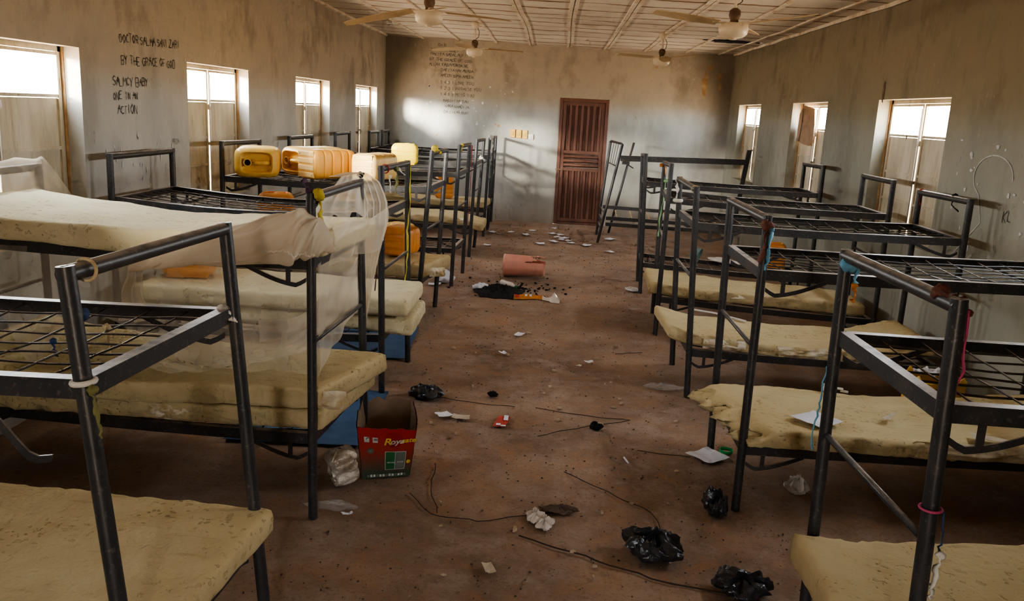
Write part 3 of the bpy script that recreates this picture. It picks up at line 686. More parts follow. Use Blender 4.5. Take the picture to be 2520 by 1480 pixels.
mattress('under one of two foam mattresses on the lower deck of the net bunk, torn below', ((-1.10,4.02),(-.99,4.78),(-3.10,4.04),(-3.08,4.90)), ZLL+.004, .105, 3, rag=1.0)
mattress('pale foam mattress on the upper deck of the net bunk', ((-1.09,4.05),(-1.00,4.80),(-3.10,4.00),(-3.08,4.90)), ZU+.004, .115, 4, mt='foam_pale', prof=[-.005,-.02,-.035,-.01,.04], rag=.35)
mattress('upper of two thick pale mattresses on the third left bunk', ((-1.02,6.0),(-1.02,6.72),(-3.06,6.0),(-3.02,6.82)), ZLL+.125, .135, 5, mt='foam_pale', prof=[.0,.0,.0,.0,.0], rag=.2)
mattress('lower of two thick pale mattresses on the third left bunk', ((-.98,6.04),(-1.0,6.74),(-3.06,6.02),(-3.02,6.80)), ZLL+.004, .125, 6, mt='foam_pale', prof=[-.03,0,0,0,0], rag=.3)
mattress('foam mattress on the fourth left bunk with an orange jerrycan on it', ((-1.22,8.06),(-1.04,8.76),(-3.04,8.08),(-3.05,8.86)), ZLL+.004, .13, 7, rag=.6)
mattress('long foam mattress on the sixth left bunk, its end past the posts', ((-1.0,12.14),(-1.01,12.86),(-3.0,12.2),(-3.0,12.9)), ZLL+.004, .11, 8, rag=.7, prof=[-.09,.0,.0,.0,.0])
mattress('foam mattress on the second to last left bunk', ((-1.17,14.24),(-1.12,14.94),(-3.05,14.40),(-3.05,15.02)), ZLL+.004, .11, 9, rag=.5)
mattress('foam mattress on the nearest right bunk, bottom right corner of the room', ((1.01,2.37),(1.00,3.13),(3.0,2.42),(2.98,3.30)), ZLR+.006, .135, 10, rag=.9, curl=.03)
mattress('foam mattress with a gnawed ragged end on the second right bunk', ((1.10,4.36),(.93,5.20),(2.98,4.42),(2.98,5.20)), ZLR+.006, .10, 11, rag=1.0, foot_tear=.095, prof=[.0,.0,-.01,.0,.05])
mattress('foam mattress with a curled foot and crumbling edge on the third right bunk', ((.92,6.36),(.89,7.10),(2.90,6.28),(2.88,7.04)), ZLR+.006, .10, 12, rag=1.2, prof=[.02,.0,-.04,-.02,.07], curl=.05)
mattress('split foam mattress on the fourth right bunk, a bite out of its corner', ((.97,8.26),(1.00,9.10),(2.92,7.84),(2.93,8.50)), ZLR+.006, .11, 13, rag=.8, prof=[.02,.0,.0,.0,.0])

MATS = {ob['label']: ob for ob in D.objects if ob.get('category') == 'mattress'}
tm = m_noise('torn_foam', (.82,.76,.60), (.48,.36,.19), 9, .95, .5, .01); M['torn'] = tm
def torn_patch(key, c, ru, rv, out, seed):
    ob = [b for k, b in MATS.items() if key in k][0]; c, ru, rv, out = V(c), V(ru), V(rv), V(out)
    m = MB(); n = 18
    def f(u, v):
        a, b = (u-.5)*2, (v-.5)*2; e = max(0, 1-(a*a+b*b)*.75)
        return c+ru*a*(1+.2*nz(v*3,seed,0))+rv*b*(1+.2*nz(u*3,seed,4))+out*(e*(.6+.9*fbm(u*5,v*2.2+seed,seed,3))-.25)-ob.location
    m.grid(f, n, n); m.build('torn_patch', M['torn'], ob, smooth=True)
torn_patch('upper of two foam mattresses on the lower', (-1.10,4.05,.615), (.10,-.005,0), (.012,0,.050), (.02,-.035,0), 1)
torn_patch('under one of two', (-1.9,4.03,.505), (.12,-.0,0), (0,0,.04), (0,-.028,0), 2)
torn_patch('with an orange jerrycan on it', (-1.09,8.09,.52), (.07,.03,0), (0,0,.045), (.02,-.03,0), 3)
torn_patch('long foam mattress', (-1.28,12.15,.50), (.13,0,0), (0,0,.04), (0,-.035,0), 4)
torn_patch('split foam', (1.01,8.28,.44), (.05,.02,0), (0,0,.045), (-.02,-.035,0), 5)
torn_patch('split foam', (1.82,8.09,.43), (.13,-.02,0), (0,0,.04), (0,-.03,0), 6)
torn_patch('curled foot', (1.35,6.34,.43), (.16,-.0,0), (0,0,.04), (0,-.03,0), 7)
torn_patch('curled foot', (1.95,6.31,.41), (.2,-.0,0), (0,0,.04), (0,-.03,0), 8)
torn_patch('gnawed', (2.3,4.39,.43), (.3,0,0), (0,0,.045), (0,-.03,0), 9)

from mathutils.bvhtree import BVHTree
def top_of(ob):
    me = ob.data; t_ = BVHTree.FromPolygons([v.co+ob.location for v in me.vertices], [tuple(p.vertices) for p in me.polygons])
    def f(x, y):
        h = t_.ray_cast(V((x,y,3)), V((0,0,-1))); return h[0].z if h[0] else None
    return f
def mat_of(key): return [b for k, b in MATS.items() if key in k][0]
ob = mat_of('upper of two foam mattresses on the lower'); tp = top_of(ob); m = MB()
for st in [[(-2.046, 4.467), (-2.012, 4.415), (-2.0, 4.411)], [(-2.033, 4.375), (-2.02, 4.399), (-1.996, 4.383), (-1.967, 4.382), (-1.991, 4.471)], [(-1.964, 4.485), (-1.926, 4.42)], [(-1.928, 4.377), (-1.913, 4.362), (-1.901, 4.368), (-1.916, 4.481)], [(-1.869, 4.354), (-1.872, 4.41), (-1.85, 4.387), (-1.834, 4.398), (-1.827, 4.442), (-1.837, 4.473), (-1.848, 4.474)], [(-1.813, 4.318), (-1.806, 4.389), (-1.803, 4.477)], [(-1.788, 4.48), (-1.761, 4.45), (-1.742, 4.403), (-1.743, 4.392)], [(-1.704, 4.321), (-1.701, 4.384)], [(-1.687, 4.518), (-1.661, 4.546), (-1.679, 4.572), (-1.672, 4.714)]]:
    pp = [V((x, y, (tp(x, y) or .675)+.002)) for x, y in st]
    for i in range(len(pp)-1):
        d = (pp[i+1]-pp[i]); q_ = V((-d.y, d.x, 0)).normalized()*.004
        m.add([p_-ob.location for p_ in (pp[i]-q_, pp[i]+q_, pp[i+1]+q_, pp[i+1]-q_)], [(0,1,2,3)])
m.build('pen_scrawl', M['ink_brown'], ob)

# ------------------------------------------------------------------ mosquito net on the second left bunk
o = thing('mosquito_net', (-2.1,4.0,ZU), 'white mosquito net twisted along and hanging from a left bunk', 'mosquito net')
# the twisted roll lying along the near edge of the upper mattress
RC = [(-2.02,3.945,1.26,.022),(-1.85,3.93,1.315,.042),(-1.70,3.93,1.36,.066),(-1.53,3.93,1.39,.082),(-1.36,3.925,1.43,.098),(-1.20,3.93,1.46,.118),(-1.10,3.95,1.455,.085),(-1.04,4.0,1.42,.03)]
def roll(u, v):
    k = min(len(RC)-2, int(u*(len(RC)-1))); t = u*(len(RC)-1)-k; t = t*t*(3-2*t)*.5+t*.5
    x, y, z, r = [RC[k][i]*(1-t)+RC[k+1][i]*t for i in range(4)]
    a = 2*PI*v; tw = a*1+u*9+1.2*math.sin(u*7)
    fold = abs(math.sin(tw*1.5))**.6
    rr = r*(.82+.24*fold+.07*abs(math.sin(tw*4+u*11))+.22*nz(u*7+math.cos(tw)*1.3, math.sin(tw)*1.3, 2))
    return V((x+.03*math.sin(tw)*r*5, y+rr*math.cos(a)*.8, z+rr*math.sin(a)))
m = MB(); m.grid(roll, 130, 72, True); m.build('net_roll', M['net_thick'], o, smooth=True)
m = MB(); m.tube([roll(.60+.26*k/26, .56+.10*k/26)+V((0,-.005,.004*(-1)**k)) for k in range(27)], .0035, 5); m.build('net_hem', M['hem'], o)
# loose end hanging from the thin end of the roll
def loose(u, v):
    return V((-2.02+(u-.5)*(.05+.12*v)+.01*math.sin(v*9), 3.96+.02*math.sin(u*14+v*3), 1.29-.30*v))
m = MB(); m.grid(loose, 24, 14); m.build('net_end', M['net_dim'], o, smooth=True)
# fall from the upper deck, inside the near posts and round the aisle end of the lower bunk
def skirt(u, v):
    if u < .68:
        s = u/.68; x = -3.0+s*1.87; y = 4.03; nx, ny = 0, 1
    else:
        s = (u-.68)/.32; x = -1.13+.03*s; y = 4.03+.90*s; nx, ny = 1, 0
    if u < .25: hem = .90+.18*math.sin(u*30)
    elif u < .68: hem = 1.04-.30*min(1,(u-.25)/.20)
    else: hem = .74+.20*((u-.68)/.32)**1.3
    z = 1.31+(hem-1.31)*v
    w = .012*math.sin(u*74+2.5*math.sin(v*2.2+u*9))*(.35+.65*v)+.014*math.sin(u*37+v*5)*v+.03*math.sin(u*9+v*3)
    if u > .68: w = .010*math.sin((u-.68)*70+v*9)*(.3+v)+.05*math.sin(PI*s)*v
    return V((x+nx*w*.5-.05*nx*math.sin(PI*s), y+ny*w+.02, z+.01*math.sin(u*43)*v))
m = MB(); m.grid(skirt, 260, 26); m.build('net_skirt', M['net'], o, smooth=True)
# long folds swept from the far post down across the end
m = MB()
for k in range(7):
    A = V((-1.115,4.90,1.27-.05*k)); B = V((-1.30-.13*k,4.08,.98-.035*k)); q = .016+.007*(k % 3)
    def fold_(u, v, A=A, B=B, q=q, k=k):
        p = lerp(A,B,u); p.z -= (.10+.03*k)*math.sin(PI*u); return p+V((.02*math.sin(u*9+k), .01*math.sin(v*6), (v-.5)*2*q*(1+1.5*u)))
    m.grid(fold_, 26, 5)
m.build('net_folds', M['net'], o, smooth=True)
# drape over the top rail at the aisle end: gathered at the rail, spread below
def drape(u, v):
    top = lerp((-1.14,4.52,1.70),(-1.12,4.86,1.695),u)
    bot = lerp((-1.20,4.10,1.50),(-1.04,4.90,1.47),u)
    p = lerp(top,bot,v**.9); g = .5*math.sin(u*24+1.5*math.sin(v*2))
    return p+V((.014*g*(.4+v)-.03*v*math.sin(PI*v), -.012*g, .02*math.sin(u*21)*v))
m = MB(); m.grid(drape, 130, 20); m.build('net_drape', M['net'], o, smooth=True)
TC = [(-1.20,4.60,1.69),(-1.13,4.80,1.705),(-1.09,4.93,1.64),(-1.045,4.97,1.52),(-1.035,4.98,1.40),(-1.06,4.98,1.22),(-1.09,4.97,1.0),(-1.115,4.95,.80)]
def tail(u, v):
    k = min(len(TC)-2, int(v*(len(TC)-1))); t = v*(len(TC)-1)-k; p = lerp(TC[k],TC[k+1],t)
    w = (.03+.05*math.sin(PI*min(1,v*1.1)))*(1 if v < .6 else 1-.7*(v-.6)/.4)
    d = V((.72,.45,0)).normalized()
    return p+d*((u-.5)*2*w+.012*math.sin(v*8))+V((-.4,.6,0))*(.016*math.sin(u*26+v*3))
m = MB(); m.grid(tail, 80, 44); m.build('net_tail', M['net_dim'], o, smooth=True)
# folds tucked round the end of the upper mattress
def tuck(u, v):
    p = lerp((-1.075,4.02,0),(-.985,4.84,0),u); z = 1.50-.19*v
    return V((p.x+.02*math.sin(u*9)+.015*math.sin(v*5+u*13)+.02, p.y-.005, z+.02*math.sin(u*7)))
m = MB(); m.grid(tuck, 60, 16); m.build('net_tuck', M['net'], o, smooth=True)
# veil over the head rail
def veil(u, v):
    y = 4.02+u*1.10; d = abs(v-.5)*2
    return V((-3.13+(v-.5)*.34+.01*math.sin(u*30), y+.04*d*(u-.5), 1.672-.24*d**1.2+.008*math.sin(u*19)))
m = MB(); m.grid(veil, 40, 20); m.build('net_veil', M['net'], o, smooth=True)

# ------------------------------------------------------------------ jerrycans
def jerrycan(label, loc, R, dims=(.40,.28,.47), mt='jerry', base='jerry', top=True, cut=False, seed=0, group='plastic jerrycans'):
    """local axes: x width, y depth, z height; stands on z=0 before R (Matrix 3x3) is applied"""
    W, Dp, H = dims; loc = V(loc); o = thing('jerrycan', tuple(loc), label, 'jerrycan', group); T = lambda p: loc+R @ V(p)
    rc = min(W, Dp)*.22; N = 72
    def ring(z, k=1.0, d=0):
        pts = []
        for i in range(N):
            a = 2*PI*i/N; c, s = math.cos(a), math.sin(a); e = .42
            x = (abs(c)**e)*(1 if c >= 0 else -1)*(W/2*k-d); y = (abs(s)**e)*(1 if s >= 0 else -1)*(Dp/2*k-d); pts.append(V((x, y, z)))
        return pts
    zs = []
    for z, k in ((.0,.80),(.012,.92),(.03,.985),(.05,1)): zs.append((z,k,0))
    for i in range(1, 40):
        z = .05+(H-.12)*i/40; d = 0
        for q in (.22,.40,.62,.78): d += .006*math.exp(-((z/H-q)/.012)**2)
        zs.append((z, 1-.02*math.sin(PI*z/H), d))
    if not cut:
        for z, k in ((H-.06,.985),(H-.035,.94),(H-.015,.86),(H,.74)): zs.append((z,k,0))
    m = MB(); vs = [p for z, k, d in zs for p in ring(z, k, d)]; n = len(zs)
    fs = [(i*N+j, i*N+(j+1) % N, (i+1)*N+(j+1) % N, (i+1)*N+j) for i in range(n-1) for j in range(N)]
    fs.append(tuple(range(N))[::-1])
    if cut:
        rnd = random.Random(seed)
        for j in range(N): vs[(n-1)*N+j].z += .04*nz(j*.3,seed,1)+.02*math.sin(j*.35)
        vs2 = [p.copy() for p in vs[(n-1)*N:]]
    m.add([T(p) for p in vs], fs)
    if cut:
        m.build('can_body', M[base], o, smooth=True, solid=.004)
        h = MB(); h.add([T(p*.985+V((0,0,0))-V((0,0,p.z*.985-(H*.55)))) for p in ring(0,.97)], [tuple(range(N))]); h.build('inner_shade', M['hole'], o)
        return o
    # top with the recessed grip: concentric rings sinking into a trough
    k0 = .74; tr = [(.74,0),(.70,.003),(.66,-.006),(.62,-.045),(.55,-.062),(.3,-.066),(.02,-.066)]
    vs = [T(V((p.x, p.y, H+dz))) for k, dz in tr for p in ring(0, k)]; n = len(tr)
    m.add(vs, [(i*N+j, i*N+(j+1) % N, (i+1)*N+(j+1) % N, (i+1)*N+j) for i in range(n-1) for j in range(N)]+[tuple((n-1)*N+j for j in range(N))])
    body = m.build('can_body', M[mt], o, smooth=2)
    g = MB(); g.tube([T((x, 0, H-.075+.062*(1-abs((x-W*.09)/(W*.19))**4))) for x in [W*.09-W*.185+W*.37*i/16 for i in range(17)]], lambda t: .024, 12); g.build('handle', M[mt], o, smooth=True)
    c = MB(); q = Matrix.Translation(loc) @ R.to_4x4() @ Matrix.Translation((-W*.20, 0, H-.06)); c.lathe([(.034,0),(.034,.045),(.037,.047),(.037,.058),(.029,.058),(.029,.0)], 24, q, cap=False); nk = c.build('neck', M[mt], o, smooth=True)
    c = MB(); c.lathe([(.029,.02),(.0005,.02)], 24, q, cap=False); c.build('neck_hole', M['hole'], nk)
    # ribs moulded into the base
    r = MB()
    for y in (-.35,-.117,.117,.35):
        r.sweep([T((x, Dp*y, .0)) for x in (-W*.39, 0, W*.39)], lambda t: [(-.027,-.012),(.027,-.012),(.022,.006),(-.022,.006)], R @ V((0,1,0)), R @ V((0,0,-1)))
    for x in (-.30,.30):
        for y in (-.35,.35): r.lathe([(.010,-.004),(.010,.010),(.004,.012)], 8, Matrix.Translation(T((W*x,Dp*y,0))) @ R.to_4x4() @ Matrix.Rotation(PI,4,'X'))
    r.build('base_ribs', M[base if base != mt else mt], o, bevel=.004)
    return o
def RZ(a): return Matrix.Rotation(math.radians(a), 3, 'Z')
def RX(a): return Matrix.Rotation(math.radians(a), 3, 'X')
def RY(a): return Matrix.Rotation(math.radians(a), 3, 'Y')
zu = ZU+.008
# lying on the upper deck: RX(90) turns the can's top towards -y (the camera); then a turn about the upright
jerrycan('leftmost jerrycan on the high deck, its dirty grip and spout end facing out', (-2.90,8.30,zu+.14), RZ(16) @ RX(90), (.41,.28,.46), 'jerry', 'jerry')
jerrycan('yellow jerrycan between the dirty one and the upended orange one, spout facing out', (-2.26,8.68,zu+.145), RZ(-38) @ RX(90), (.40,.28,.52), 'jerry', 'jerry')
jerrycan('orange jerrycan with a whitish ribbed base turned to the camera', (-2.35,7.99,zu+.145), RZ(-38) @ RX(-90), (.30,.28,.50), 'jerry_am', 'jerry_pale')
jerrycan('bleached jerrycan nearest the aisle on the high deck, grooved base turned outward', (-1.83,8.06,zu+.135), RZ(-18) @ RX(-90), (.27,.26,.48), 'jerry_pale', 'jerry_pale')
jerrycan('small bright yellow jerrycan on the high deck of the fifth left bunk', (-1.93,10.88,zu+.0), RZ(4), (.34,.20,.25), 'jerry_new', 'jerry_new')
jerrycan('orange jerrycan lying on the mattress of the fourth left bunk', (-1.60,8.40,ZLL+.14+.150), RZ(-16) @ RX(-90) , (.33,.29,.36), 'jerry_or', 'jerry_or')
jerrycan('orange jerrycan standing on the lower deck of the second to last left bunk', (-1.90,14.60,ZLL+.12), RZ(10), (.32,.25,.36), 'jerry_or', 'jerry_or')
jerrycan('orange jerrycan seen through the net, on a pale mattress', (-2.80,6.40,ZLL+.27), RZ(12), (.38,.28,.34), 'jerry_or', 'jerry_or')
jerrycan('orange jerrycan standing under the high deck of jerrycans, by the wall', (-2.80,8.48,ZLL+.140), RZ(12), (.36,.28,.57), 'jerry_or', 'jerry_or')
jerrycan('yellow jerrycan standing under the high deck of jerrycans, nearer the aisle', (-2.02,8.52,ZLL+.140), RZ(-15), (.36,.28,.60), 'jerry', 'jerry')
jerrycan('small yellow jerrycan on the bare lower deck of the fifth left bunk', (-2.00,10.45,ZLL+.11), RZ(60) @ RX(90), (.26,.22,.30), 'jerry', 'jerry')
jerrycan('orange jerrycan standing on the lower deck of the fifth right bunk', (2.58,10.05,ZLR+.006), RZ(-8), (.30,.24,.34), 'jerry_or', 'jerry_or')
jerrycan('yellow jerrycan with its top cut off, on the floor by the right wall', (2.72,5.86,0), RZ(10), (.36,.28,.50), 'jerry', 'jerry', cut=True, seed=4)
m = MB(); m.grid(lambda u, v: V((2.68+(u-.5)*.2, 5.83+(v-.5)*.16, .46+.05*nz(u*4,v*4,3))), 8, 8); tag(m.build('crumpled_paper', M['paper'], solid=.002), 'crumpled white paper stuffed in the cut-open jerrycan', 'paper')

# ------------------------------------------------------------------ carton
o = thing('cardboard_carton', (-.87,4.68,0), 'open red printed cardboard carton with torn rim at end of net bunk', 'box')
bl, br, bb, bc = V((-.995,4.475,0)), V((-.745,4.565,0)), V((-.80,4.88,0)), V((-1.04,4.80,0))
tl, tr_, tb, tc = V((-1.025,4.446,.325)), V((-.695,4.470,.325)), V((-.80,4.93,.335)), V((-1.085,4.88,.335))
bot = [bl, br, bb, bc]; top = [tl, tr_, tb, tc]
def cface(i, nu=26, nv=10, off=0.0):
    a, b, c, d = bot[i], bot[(i+1) % 4], top[i], top[(i+1) % 4]
    nrm = ((b-a).cross(c-a)).normalized()
    def f(u, v):
        p = lerp(lerp(a,b,u), lerp(c,d,u), v)
        if v > .93: p.z += .020*fbm(u*5+i*5, 2, 1, 3)+.006*nz(u*23,i*3,2)
        return p+nrm*(off+.014*math.sin(PI*u)*v+.004*nz(u*5,v*5,i))
    return f
for i, (nm, mt) in enumerate((('front_panel','print'),('side_panel','print'),('back_panel','card'),('side_panel','carddk'))):
    m = MB(); m.grid(cface(i, off=.003), 26, 14); m.build(nm, M[mt], o, smooth=True)
    m = MB(); m.grid(cface(i, off=-.003), 26, 14); m.build('inner_liner', M['carddk'], o, smooth=True)
m = MB(); m.add(bot, [(0,1,2,3)]); m.build('bottom_flap', M['carddk'], o)
ff_ = cface(0, off=.0055)
def decal(name, mt, u0, v0, u1, v1, lift=0, n=6, parent=o):
    m = MB(); g = cface(0, off=.0055+lift); m.grid(lambda a, b: g(u0+(u1-u0)*a, v0+(v1-v0)*b), n, n); return m.build(name, M[mt], parent)
def disc(name, mt, u, v, ru, rv, lift=0):
    m = MB(); g = cface(0, off=.0055+lift); n = 24; m.add([g(u,v)]+[g(u+ru*math.cos(2*PI*k/n), v+rv*math.sin(2*PI*k/n)) for k in range(n)], [(0,1+k,1+(k+1) % n) for k in range(n)]); return m.build(name, M[mt], o)
def text3(name, txt, mt, u, v, h, lift=.0, shear=0, rot=0, wscale=1):
    cu = D.curves.new(name, 'FONT'); cu.body = txt; cu.size = 1; cu.shear = shear; cu.offset = .022
    tmp = D.objects.new('t', cu); COL.objects.link(tmp); dg = bpy.context.evaluated_depsgraph_get(); dg.update()
    me = D.meshes.new_from_object(tmp.evaluated_get(dg)); D.objects.remove(tmp)
    g = cface(0, off=.0065+lift); mm = MB(); cw = 1/.27; chh = 1/.33; c, s = math.cos(rot), math.sin(rot)
    pts = []
    for vt in me.vertices:
        x, y = vt.co.x*h*wscale, vt.co.y*h; x, y = x*c-y*s, x*s+y*c
        pts.append(g(u+x*cw, v+y*chh))
    mm.add(pts, [tuple(p.vertices) for p in me.polygons]); D.meshes.remove(me)
    return mm.build(name, M[mt], o)
decal('arrow_icon', 'p_white', .10, .73, .19, .83); decal('fragile_icon', 'p_white', .25, .72, .34, .82)
text3('arrow_mark', '\u2191', 'ink', .115, .745, .036, .001); text3('handle_mark', '=', 'ink', .265, .745, .034, .001)
disc('brand_oval', 'red_print', .63, .78, .17, .15)
text3('brand_lettering', 'R', 'p_yellow', .44, .68, .062, .001, .3, .10); text3('brand_lettering', 'oya', 'p_white', .555, .70, .048, .001, .3, .10); text3('brand_lettering', 'sate', 'p_yellow', .76, .73, .043, .001, .3, .10)
disc('round_badge', 'p_badge', .20, .56, .062, .058); text3('badge_letter', 'R', 'p_grey', .175, .535, .022, .001)
decal('picture_border', 'p_white', .47, .17, .87, .55); decal('before_picture', 'p_green', .48, .18, .66, .54, .001); decal('after_picture', 'p_grey', .67, .18, .86, .54, .001)
text3('caption', 'BEFORE', 'p_white', .51, .31, .012, .002); text3('caption', 'AFTER', 'p_white', .705, .32, .012, .002)
disc('yellow_seal', 'p_yellow', .93, .33, .042, .040)
for k in range(13):
    decal('foot_icon', 'p_white' if k % 3 else 'p_grey', .10+k*.064, .035, .145+k*.064, .080+.004*(k % 2))

# foil-lined packet beside it
m = MB(); _R = Matrix.Rotation(.55, 3, 'Z') @ Matrix.Rotation(-.22, 3, 'Y') @ Matrix.Rotation(.12, 3, 'X')
def foil(u, v):
    a = 2*PI*v; c, s = math.cos(a), math.sin(a); e = .38
    k = min(1, math.sin(PI*min(.999,max(.001,u)))*2.6)**.45
    p = V(((abs(c)**e)*(1 if c > 0 else -1)*.075*k, (abs(s)**e)*(1 if s > 0 else -1)*.060*k, (u-.5)*.22))
    p += V((nz(u*7,v*9,1), nz(u*7,v*9,5), nz(u*7,v*9,9)))*.014
    return V((-1.085,4.37,.125))+_R @ p
m.grid(foil, 36, 56, True)
o = tag(m.build('foil_packet', M['foil'], smooth=False), 'crumpled silver and brown foil packet leaning by the red carton', 'packet')

# ------------------------------------------------------------------ things on the floor
def sheet(name, mt, x, y, w, d, rot, label, cat, z=.006, bend=.01, seed=0, group=None, n=6, solid=.0012, shape=None):
    m = MB(); c, s = math.cos(math.radians(rot)), math.sin(math.radians(rot))
    def f(u, v):
        a, b = (u-.5)*w, (v-.5)*d
        if shape: a, b = shape(u, v, a, b)
        zz = z+bend*(abs(u-.5)*1.2+.6*nz(u*3+seed, v*3, seed)+.6)
        return V((x+a*c-b*s, y+a*s+b*c, zz))
    m.grid(f, n, n); ob = m.build(name, M[mt], solid=solid)
    return tag(ob, label, cat, group)
def torn(sd):
    r = random.Random(sd); q = [r.uniform(.55,1.1) for _ in range(4)]
    def f(u, v, a, b):
        k = (q[0]*(1-u)+q[1]*u)*(1-v)+(q[2]*(1-u)+q[3]*u)*v; return a*k, b*(q[1]*(1-v)+q[2]*v)
    return f
def cr(px, py): return px, py
random.seed(44)
# scraps near the far door
near = [(-1.05,14.64,'half under the left bunks'),(-.72,14.75,'right of the last left bunks'),(-.35,15.1,'left of the far door'),(-.47,14.55,'left of the far door'),(.02,15.55,'closest to the far door'),(-.02,14.85,'among scraps'),(.14,14.75,'among scraps'),(.08,14.45,'among scraps'),(.20,14.40,'among scraps'),(.13,14.18,'among scraps'),(.27,14.10,'among scraps'),(.02,13.92,'among scraps'),(.30,13.88,'among scraps'),(.55,13.72,'by the broken bunk foot'),(-.20,13.62,'alone'),(-1.0,13.15,'alone'),(-1.45,13.2,'under'),(.98,14.55,'under')]
labs = ['white paper scrap on the floor right of the last left bunk','white paper strip a step out from the last left bunk','white paper scrap on the floor left of the red door, farther one','white paper scrap on the floor left of the red door, nearer one','white paper scrap touching the foot of the red door']
for i, (x, y, w) in enumerate(near):
    if i < 5: lab, g = labs[i], None
    elif i < 13: lab, g = 'one of the white paper scraps strewn together before the red door', 'paper scraps before the red door'
    else: lab, g = ['white paper scrap beside the foot of the broken bunk','lone white paper scrap in the aisle short of the door scraps','lone white paper scrap in the aisle by the sixth left bunk','white paper scrap on the floor under the seventh left bunk','white paper scrap on the floor beneath the broken bunk'][i-13], None
    sheet('paper_scrap', 'paper', x, y, random.uniform(.10,.16), random.uniform(.12,.22), random.uniform(-40,40), lab, 'paper', .008, .012, i, g, 4, shape=torn(i))
for x, y, w, d, r, lab, mt in ((.894,13.18,.12,.16,30,'white paper scrap in the aisle near the fifth right bunk','paper'),(-.261,7.86,.09,.14,-20,'white torn paper scrap in the middle of the aisle','paper'),(-.371,7.18,.07,.09,25,'small white scrap in front of the middle torn scrap','paper'),(.366,7.07,.10,.08,15,'small whitish scrap at the centre right of the aisle','paper'),(1.02,10.28,.16,.18,10,'white paper at the foot of the fifth right bunk','paper'),(-1.37,9.95,.20,.18,20,'white paper under the fourth left bunk','paper'),(-.67,5.56,.12,.10,30,'torn white paper scrap behind the red carton','paper'),(-.545,5.53,.15,.09,-5,'torn beige scrap touching the white one behind the carton','paper_b'),(1.058,5.13,.21,.20,38,'folded grey-white paper beside the green ring','paper'),(-.205,3.59,.055,.085,14,'small pinkish card in the foreground of the aisle','paper_b'),(.29,6.93,.06,.05,50,'pale torn chip of paper right of the aisle centre','paper_b'),(-.97,4.02,.08,.03,20,'white sliver of paper by the nearest left mattress','paper')):
    sheet('paper_scrap', mt, x, y, w, d, r, lab, 'paper', .007, .012, int(x*10), None, 5, shape=torn(int(y*7)))
sheet('medicine_pack', 'pack_red', -.271, 5.51, .085, .20, -8, 'flattened red and white pack on the aisle floor', 'packet', .008, .004, 3, None, 3)
p = D.objects['medicine_pack']
for c_, d_ in (((-.245,5.56,.021),(.03,.09,.002)),((-.29,5.43,.021),(.03,.03,.002)),((-.255,5.41,.021),(.035,.02,.002))):
    m = MB(); m.box(c_, d_); m.build('white_print', M['paper'], p)
m = MB(); m.tube([(.525,5.02,.012),(.545,4.94,.012)], .006, 8); tag(m.build('paper_stub', M['paper']), 'tiny white rolled paper stub on the aisle floor', 'stub')
# papers lying on the second right mattress
sheet('paper_sheet', 'paper', 1.52, 4.58, .20, .20, 35, 'white sheet of paper lying on the gnawed mattress', 'paper', ZLR+.112, .012, 2, None, 5)
sheet('paper_sheet', 'paper_b', 2.43, 4.42, .26, .10, -15, 'beige triangular paper on the gnawed mattress by the wall', 'paper', ZLR+.122, .01, 4, None, 5, shape=lambda u, v, a, b: (a, b*(1-u)))
sheet('foam_sliver', 'paper_b', 1.98, 4.72, .05, .17, -40, 'pale torn foam sliver on the gnawed mattress', 'foam scrap', ZLR+.113, .01, 7, None, 4, shape=lambda u, v, a, b: (a*(1-v*.8), b))
m = MB()
for k in range(9):
    a = k*.7; m.tube([V((1.76,5.13,ZLR+.125))+V((.014*k-.05,.01*math.sin(k*3),.012*abs(math.sin(k*2)))), V((1.76,5.13,ZLR+.125))+V((.014*k-.05+.05*math.cos(a),.05*math.sin(a),.03*abs(math.sin(a*1.7))))], .008, 6)
tag(m.build('knotted_rag', M['t_white'], smooth=True), 'white knotted rag on the far edge of the gnawed mattress', 'rag')
# black polythene bags: crumpled closed skins
def bag(name, mt, x, y, sx, sy, h, seed, label, cat='plastic bag', z0=.0):
    m = MB(); nu, nv = 30, 44
    def f(u, v):
        th = PI*u; a = 2*PI*v
        r = 1+.42*fbm(math.cos(a)*1.6+seed, math.sin(a)*1.6, u*1.5, 3)
        cr_ = .16*fbm(math.cos(a)*4+seed, math.sin(a)*4, u*5, 3)
        p = V((math.sin(th)*math.cos(a)*sx*(r+cr_), math.sin(th)*math.sin(a)*sy*(r+cr_), (1+math.cos(th))*.5*h*(1+.5*fbm(math.cos(a)*2.5, math.sin(a)*2.5, seed+u*3, 3))))
        p.z = max(.002, p.z); return V((x,y,z0))+p
    m.grid(f, nu, nv, True); return tag(m.build(name, M[mt], smooth=2), label, cat)
bag('black_bag', 'black', .575, 3.83, .145, .11, .12, 3, 'large crumpled black plastic bag in the foreground aisle')
bag('black_bag', 'black', -.85, 5.93, .13, .10, .08, 8, 'flat black plastic bag beside the red carton, behind it')
bag('black_bag', 'black', .975, 4.36, .075, .10, .11, 12, 'black plastic scrap at the foot of the second right bunk')
bag('black_bag', 'black', .95, 3.55, .12, .09, .09, 17, 'black plastic bag at the bottom edge by the nearest right bunk')
bag('black_lump', 'ash', -.373, 6.04, .035, .03, .035, 21, 'small black round lump in the aisle', 'lump')
bag('black_lump', 'ash', .371, 5.50, .038, .03, .045, 22, 'small black lump with a stalk, right of the aisle centre', 'lump')
bag('plastic_scrap', 'clear_w', .0, 4.14, .05, .07, .03, 24, 'crumpled cloudy plastic film, left lobe of a pair', 'plastic scrap')
bag('plastic_scrap', 'clear_w', .045, 4.07, .045, .075, .035, 25, 'crumpled cloudy plastic film, right lobe beside brown leaf litter', 'plastic scrap')
